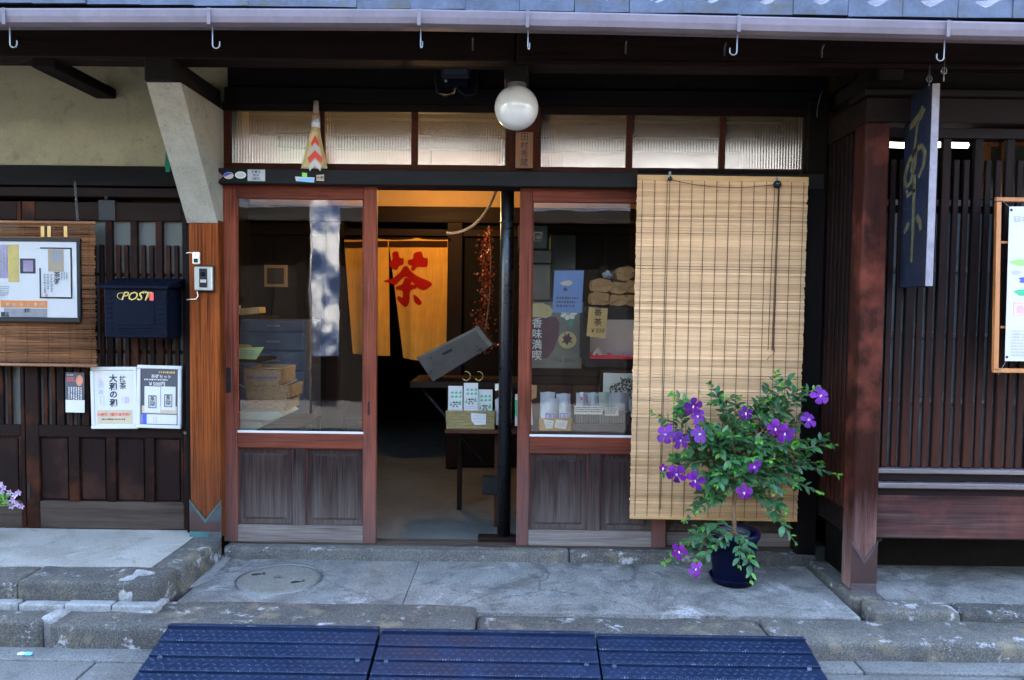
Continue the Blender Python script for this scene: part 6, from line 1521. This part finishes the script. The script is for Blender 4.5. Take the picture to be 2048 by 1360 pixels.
# branch tips traced from the photograph (pixel) with a depth off the trunk
tips = [(1305, 826, -.02), (1345, 790, .05), (1372, 805, -.05), (1420, 770, .06), (1447, 795, .0), (1555, 745, .02), (1600, 778, -.06), (1632, 775, -.1), (1618, 835, -.02), (1668, 890, -.08), (1674, 950, -.1), (1640, 985, -.12), (1588, 1082, -.14), (1565, 1040, -.05), (1330, 870, -.08), (1328, 948, -.1), (1345, 915, .04), (1390, 958, -.14), (1492, 815, -.1), (1508, 915, -.22), (1490, 978, -.2), (1402, 868, -.15), (1560, 850, -.12), (1448, 830, .08), (1475, 800, .1), (1520, 800, .08), (1535, 850, .1), (1430, 890, -.1), (1440, 945, -.16), (1580, 925, .08), (1600, 955, -.06), (1545, 985, -.12), (1400, 1020, -.1), (1372, 1040, -.03), (1562, 780, .1), (1640, 925, -.02), (1615, 880, .06), (1465, 870, -.18), (1520, 880, -.2), (1540, 920, -.2), (1410, 915, .1), (1380, 900, .0), (1500, 850, -.05), (1470, 930, .1), (1590, 890, -.15), (1420, 985, .05), (1530, 960, .1), (1455, 985, -.12), (1425, 850, -.02), (1580, 850, .04)]
low = [(1345, 1105, -.1), (1390, 1132, -.16), (1365, 1085, -.02), (1430, 1090, -.14), (1502, 1160, -.16), (1478, 1130, -.2), (1410, 1055, -.08), (1385, 1060, .02), (1500, 1110, -.18), (1330, 1125, -.05)]
lv, lf_ = [], []
nL = 5
LEAF = [(0, 0, 0), (-.2, .28, .05), (-.24, .52, .03), (-.14, .8, -.04), (0, 1, -.14), (.14, .8, -.04), (.24, .52, .03), (.2, .28, .05), (0, .3, 0), (0, .6, -.015), (0, .82, -.07)]
LF = [(0, 8, 1), (1, 8, 9, 2), (2, 9, 10, 3), (3, 10, 4), (0, 7, 8), (7, 6, 9, 8), (6, 5, 10, 9), (5, 4, 10)]
def leaf_me(nm, mat):
    me = bpy.data.meshes.new(nm); me.from_pydata([(x * 1.02, y, z) for x, y, z in LEAF], [], LF); me.materials.append(mat); me.polygons.foreach_set('use_smooth', [True] * len(LF)); return me
lm1, lm2 = leaf_me('leaf', m_leaf), leaf_me('leaf', m_leafy)
leaves = []
def frame(d, up):
    d = d.normalized(); x = d.cross(up)
    if x.length < .05: x = d.cross(Vector((1, 0, 0)))
    x.normalize(); z = x.cross(d); return Matrix((x, d, z)).transposed()
def clampY(p): 
    if p.y > -.155: p.y = -.155 - rnd.random() * .02
    return p
def branch(a, mid, b, r0, dens=1.0, start=.35):
    pts = bez(a, mid, b, 9); pts = [pts[0]] + [clampY(p) for p in pts[1:]]
    tube('branch', m_bark if r0 > .0022 else m_leaf, sb, pts, [r0 * (1 - .7 * i / 9) for i in range(10)], 5)
    L = sum((pts[i + 1] - pts[i]).length for i in range(9)); n = max(3, int(L * (1 - start) / .024 * dens)); roll = rnd.random() * 3
    for k in range(n + 1):
        t = start + (1 - start) * k / n; f = t * 9; i = min(8, int(f)); p = pts[i].lerp(pts[i + 1], f - i); tg = (pts[i + 1] - pts[i]).normalized()
        side = Vector((math.cos(roll), math.sin(roll) * .8, .25)); side = (side - tg * side.dot(tg)).normalized(); roll += 1.57 + rnd.uniform(-.3, .3)
        for s in (-1, 1):
            d = (side * s + tg * rnd.uniform(.5, 1.0) + Vector((0, -.25, rnd.uniform(-.5, .3)))).normalized()
            ln = rnd.uniform(.038, .066) * (1 - .45 * max(0, t - .8) / .2)
            leaves.append((p, d, Vector((rnd.uniform(-.3, .3), -.45, 1)), ln, t > .9 and rnd.random() < .75))
        if k == n:
            for q in range(3): leaves.append((p, (tg + Vector((rnd.uniform(-.7, .7), rnd.uniform(-.7, .3), rnd.uniform(-.3, .5)))).normalized(), Vector((0, -.4, 1)), rnd.uniform(.016, .028), True))
    return pts
for (x, y, dy) in tips:
    tip = clampY(P(x, y, PY + dy)); q = rnd.random() * .6 + .25; a = tr_pts[1].lerp(tr_pts[3], q)
    far = (tip - a).length; mid = a.lerp(tip, .5) + Vector((rnd.uniform(-.02, .02), rnd.uniform(-.03, .02), .03 + .12 * far * (1 if tip.z > a.z - .1 else .9)))
    pts = branch(a, mid, tip, .0034, 1.05, .38)
    for s in range(2):
        i = rnd.choice((4, 5, 6, 7)); o = pts[i]; e = o + Vector((rnd.uniform(-.09, .09), rnd.uniform(-.1, .04), rnd.uniform(-.05, .08))); branch(o, (o + e) / 2 + Vector((0, 0, .015)), clampY(e), .0018, .9, .25)
for (x, y, dy) in low:
    tip = P(x, y, PY + dy); a = base + Vector((rnd.uniform(-.03, .03), -.02, .01)); mid = a.lerp(tip, .4) + Vector((0, -.05, .1))
    branch(a, mid, tip, .0026, 1.0, .42)
leaves.sort(key=lambda l: -l[3] / (l[0] - CAM).length * (1 if l[0].y < PY + .05 else .6))
bm = bmesh.new(); bm2 = bmesh.new()
for i, (p, d, up, ln, young) in enumerate(leaves):
    R = frame(d, up)
    if i < 296:
        o = bpy.data.objects.new('leaf', lm2 if young else lm1); o.matrix_basis = Matrix.Translation(p) @ R.to_4x4() @ Matrix.Scale(ln, 4); link(o, sb)
    else:
        b_ = bm2 if young else bm; vv = [b_.verts.new(p + R @ Vector((x * ln, y * ln, z * ln))) for x, y, z in LEAF]
        for q in LF: b_.faces.new([vv[j] for j in q])
bmobj('foliage', bm, m_leaf, sb, smooth=True, recalc=False)['kind'] = 'stuff'; bmobj('young_foliage', bm2, m_leafy, sb, smooth=True, recalc=False)['kind'] = 'stuff'
PET = [(-.08, 0), (-.2, .3), (-.4, .7), (-.34, .93), (0, 1.02), (.34, .93), (.4, .7), (.2, .3), (.08, 0)]
def petal_me(mat):
    bm = bmesh.new(); mid = [(0, .0, 0), (0, .35, .05), (0, .72, .02), (0, 1.02, -.12)]
    v = [bm.verts.new((x, y, .04 * math.sin(3 * y) + abs(x) * .12 - .12 * y * y)) for x, y in PET]; c = [bm.verts.new((x, y, z - .06 * y)) for x, y, z in mid[1:3]]
    for q in ((v[0], v[8], c[0]), (v[0], c[0], v[1]), (v[8], v[7], c[0]), (v[1], c[0], c[1], v[2]), (v[7], v[6], c[1], c[0]), (v[2], c[1], v[3]), (v[6], v[5], c[1]), (v[3], c[1], v[4]), (v[5], v[4], c[1])): bm.faces.new(q)
    bmesh.ops.recalc_face_normals(bm, faces=bm.faces[:]); me = bpy.data.meshes.new('petal'); bm.to_mesh(me); bm.free(); me.materials.append(mat); me.polygons.foreach_set('use_smooth', [True] * len(me.polygons)); return me
pm1, pm2 = petal_me(m_petal), petal_me(m_petalm)
for k, (x, y, rp, dy, mag) in enumerate([(1386, 812, 19, -.14, 0), (1396, 833, 15, -.12, 0), (1332, 869, 19, -.13, 0), (1361, 881, 17, -.12, 0), (1398, 869, 18, -.2, 0), (1492, 826, 14, -.16, 0), (1551, 857, 18, -.2, 1), (1570, 867, 18, -.21, 0), (1616, 840, 17, -.1, 0), (1641, 792, 17, -.16, 0), (1508, 932, 15, -.27, 0), (1354, 948, 20, -.16, 0), (1326, 936, 8, -.14, 1), (1391, 961, 18, -.2, 0), (1489, 985, 16, -.25, 1), (1358, 1103, 16, -.16, 1), (1391, 1139, 16, -.22, 1)]):
    c = P(x, y, PY + dy); r = rp * kpx * .97
    face = Vector((rnd.uniform(-.8, .8), -1, rnd.uniform(-.45, .7))).normalized()
    if k == 10: r *= 1.05
    ax_ = face; u = ax_.cross(Vector((0, 0, 1))).normalized(); w_ = ax_.cross(u)
    cen = lathe('flower', m_stamen, sb, [(0, .004), (.003, .003), (.003, -.01), (0, -.012)], c, 8)
    a0 = rnd.random() * 6
    for j in range(5):
        th = a0 + 2 * math.pi * j / 5 + rnd.uniform(-.1, .1); d = u * math.cos(th) + w_ * math.sin(th); d = (d + face * rnd.uniform(-.1, .3)).normalized()
        R = Matrix((d.cross(face).normalized(), d, (d.cross(face).normalized()).cross(d))).transposed()
        o = bpy.data.objects.new('petal', pm2 if mag else pm1); o.matrix_basis = Matrix.Translation(c) @ R.to_4x4() @ Matrix.Diagonal((r * rnd.uniform(.85, 1.1), r * rnd.uniform(.9, 1.15), r * rnd.uniform(.6, 2.2), 1)); link(o, cen)
    for j in range(4):
        d = (face + u * rnd.uniform(-.6, .6) + w_ * rnd.uniform(-.6, .6)).normalized(); tube('stamen', m_stamen, cen, [c, c + d * r * .3], .0008, 4)
    # short stalk to the nearest foliage
    nb = min((l[0] for l in leaves), key=lambda q: (q - c).length + (.05 if q.y < c.y else 0))
    tube('flower_stalk', m_leaf, sb, bez(nb, (nb + c) / 2 + Vector((0, 0, -.01)), c - face * .004, 5), .0012, 5)

# ================================================================ ACROSS THE STREET (seen only in the glass)
Yh = -7.4
H = thing('opposite_house', 'white plastered house with dark timber ground floor across the street', 'building', (1.5, Yh, ZST))
box('ground_floor_wall', m_inwall, H, -9, 9, Yh - 3, Yh, ZST - .1, 2.5, .01)
for i in range(35): box('timber_post', m_blackz, H, -8.8 + i * .5, -8.68 + i * .5, Yh, Yh + .05, ZST - .02, 2.5, .004)
box('upper_wall', m_oppwall, H, -9, 9, Yh - 3, Yh - .02, 2.5, 4.15, .01)
prism('pent_roof', m_roof, H, [(Yh - .02, 3.0), (Yh + .8, 2.6), (Yh + .8, 2.68), (Yh - .02, 3.08)], 'x', -9.1, 9.1)
prism('main_roof', m_roof, H, [(Yh + .75, 3.95), (Yh - 1.6, 4.95), (Yh - 1.6, 5.07), (Yh + .75, 4.05)], 'x', -9.2, 9.2); prism('main_roof', m_roof, H, [(Yh - 1.6, 4.95), (Yh - 4, 3.9), (Yh - 4, 4.0), (Yh - 1.6, 5.07)], 'x', -9.2, 9.2)
box('eave_board', m_black, H, -9.1, 9.1, Yh - .02, Yh + .7, 3.9, 3.94, .004)
for k in range(4): box('upper_window', m_blackz, H, -2 + k * 2.6, -1.2 + k * 2.6, Yh - .01, Yh + .03, 3.15, 3.35, .004)
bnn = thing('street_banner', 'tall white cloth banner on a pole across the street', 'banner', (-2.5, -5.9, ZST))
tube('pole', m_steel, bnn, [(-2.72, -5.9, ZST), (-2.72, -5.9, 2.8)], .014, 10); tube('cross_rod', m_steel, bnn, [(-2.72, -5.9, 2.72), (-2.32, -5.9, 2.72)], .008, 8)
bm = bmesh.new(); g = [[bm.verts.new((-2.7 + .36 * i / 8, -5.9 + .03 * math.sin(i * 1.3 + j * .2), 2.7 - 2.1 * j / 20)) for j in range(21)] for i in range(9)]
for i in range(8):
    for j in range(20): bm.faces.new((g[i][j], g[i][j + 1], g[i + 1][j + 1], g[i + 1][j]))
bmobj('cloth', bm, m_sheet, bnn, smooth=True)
tre = thing('garden_tree', 'leafy street tree before the house across the street', 'tree', (-5.6, -6.4, ZST))
tube('trunk', m_bark, tre, [(-5.6, -6.4, ZST - .05), (-5.5, -6.4, 1.6), (-5.7, -6.5, 3.2)], [.14, .1, .05], 10)
for k in range(6):
    a = k * 1.05; tube('limb', m_bark, tre, [(-5.6, -6.45, 2.0 + k * .2), (-5.6 + .9 * math.cos(a), -6.45 + .8 * math.sin(a), 3.0 + k * .25)], [.05, .02], 6)
bm = bmesh.new()
for i in range(5200):
    a = rnd.random() * 6.28; r = rnd.random() ** .5; z = rnd.uniform(-1, 1); cx = math.floor(rnd.random() * 9); o = Vector((math.cos(cx * 2.4) * .9, math.sin(cx * 2.4) * .8, (cx - 4) * .28)); q = Vector((-5.6, -6.45, 3.6)) + o + Vector((math.cos(a) * r * .75, math.sin(a) * r * .75, z * .55))
    d = Vector((rnd.uniform(-1, 1), rnd.uniform(-1, 1), rnd.uniform(-1, 1))).normalized(); s = d.cross(Vector((.2, .5, 1))).normalized(); L = rnd.uniform(.07, .13); bm.faces.new([bm.verts.new(q), bm.verts.new(q + d * L * .5 + s * L * .3), bm.verts.new(q + d * L), bm.verts.new(q + d * L * .5 - s * L * .3)])
bmobj('crown', bm, m_leaf, tre, recalc=False)
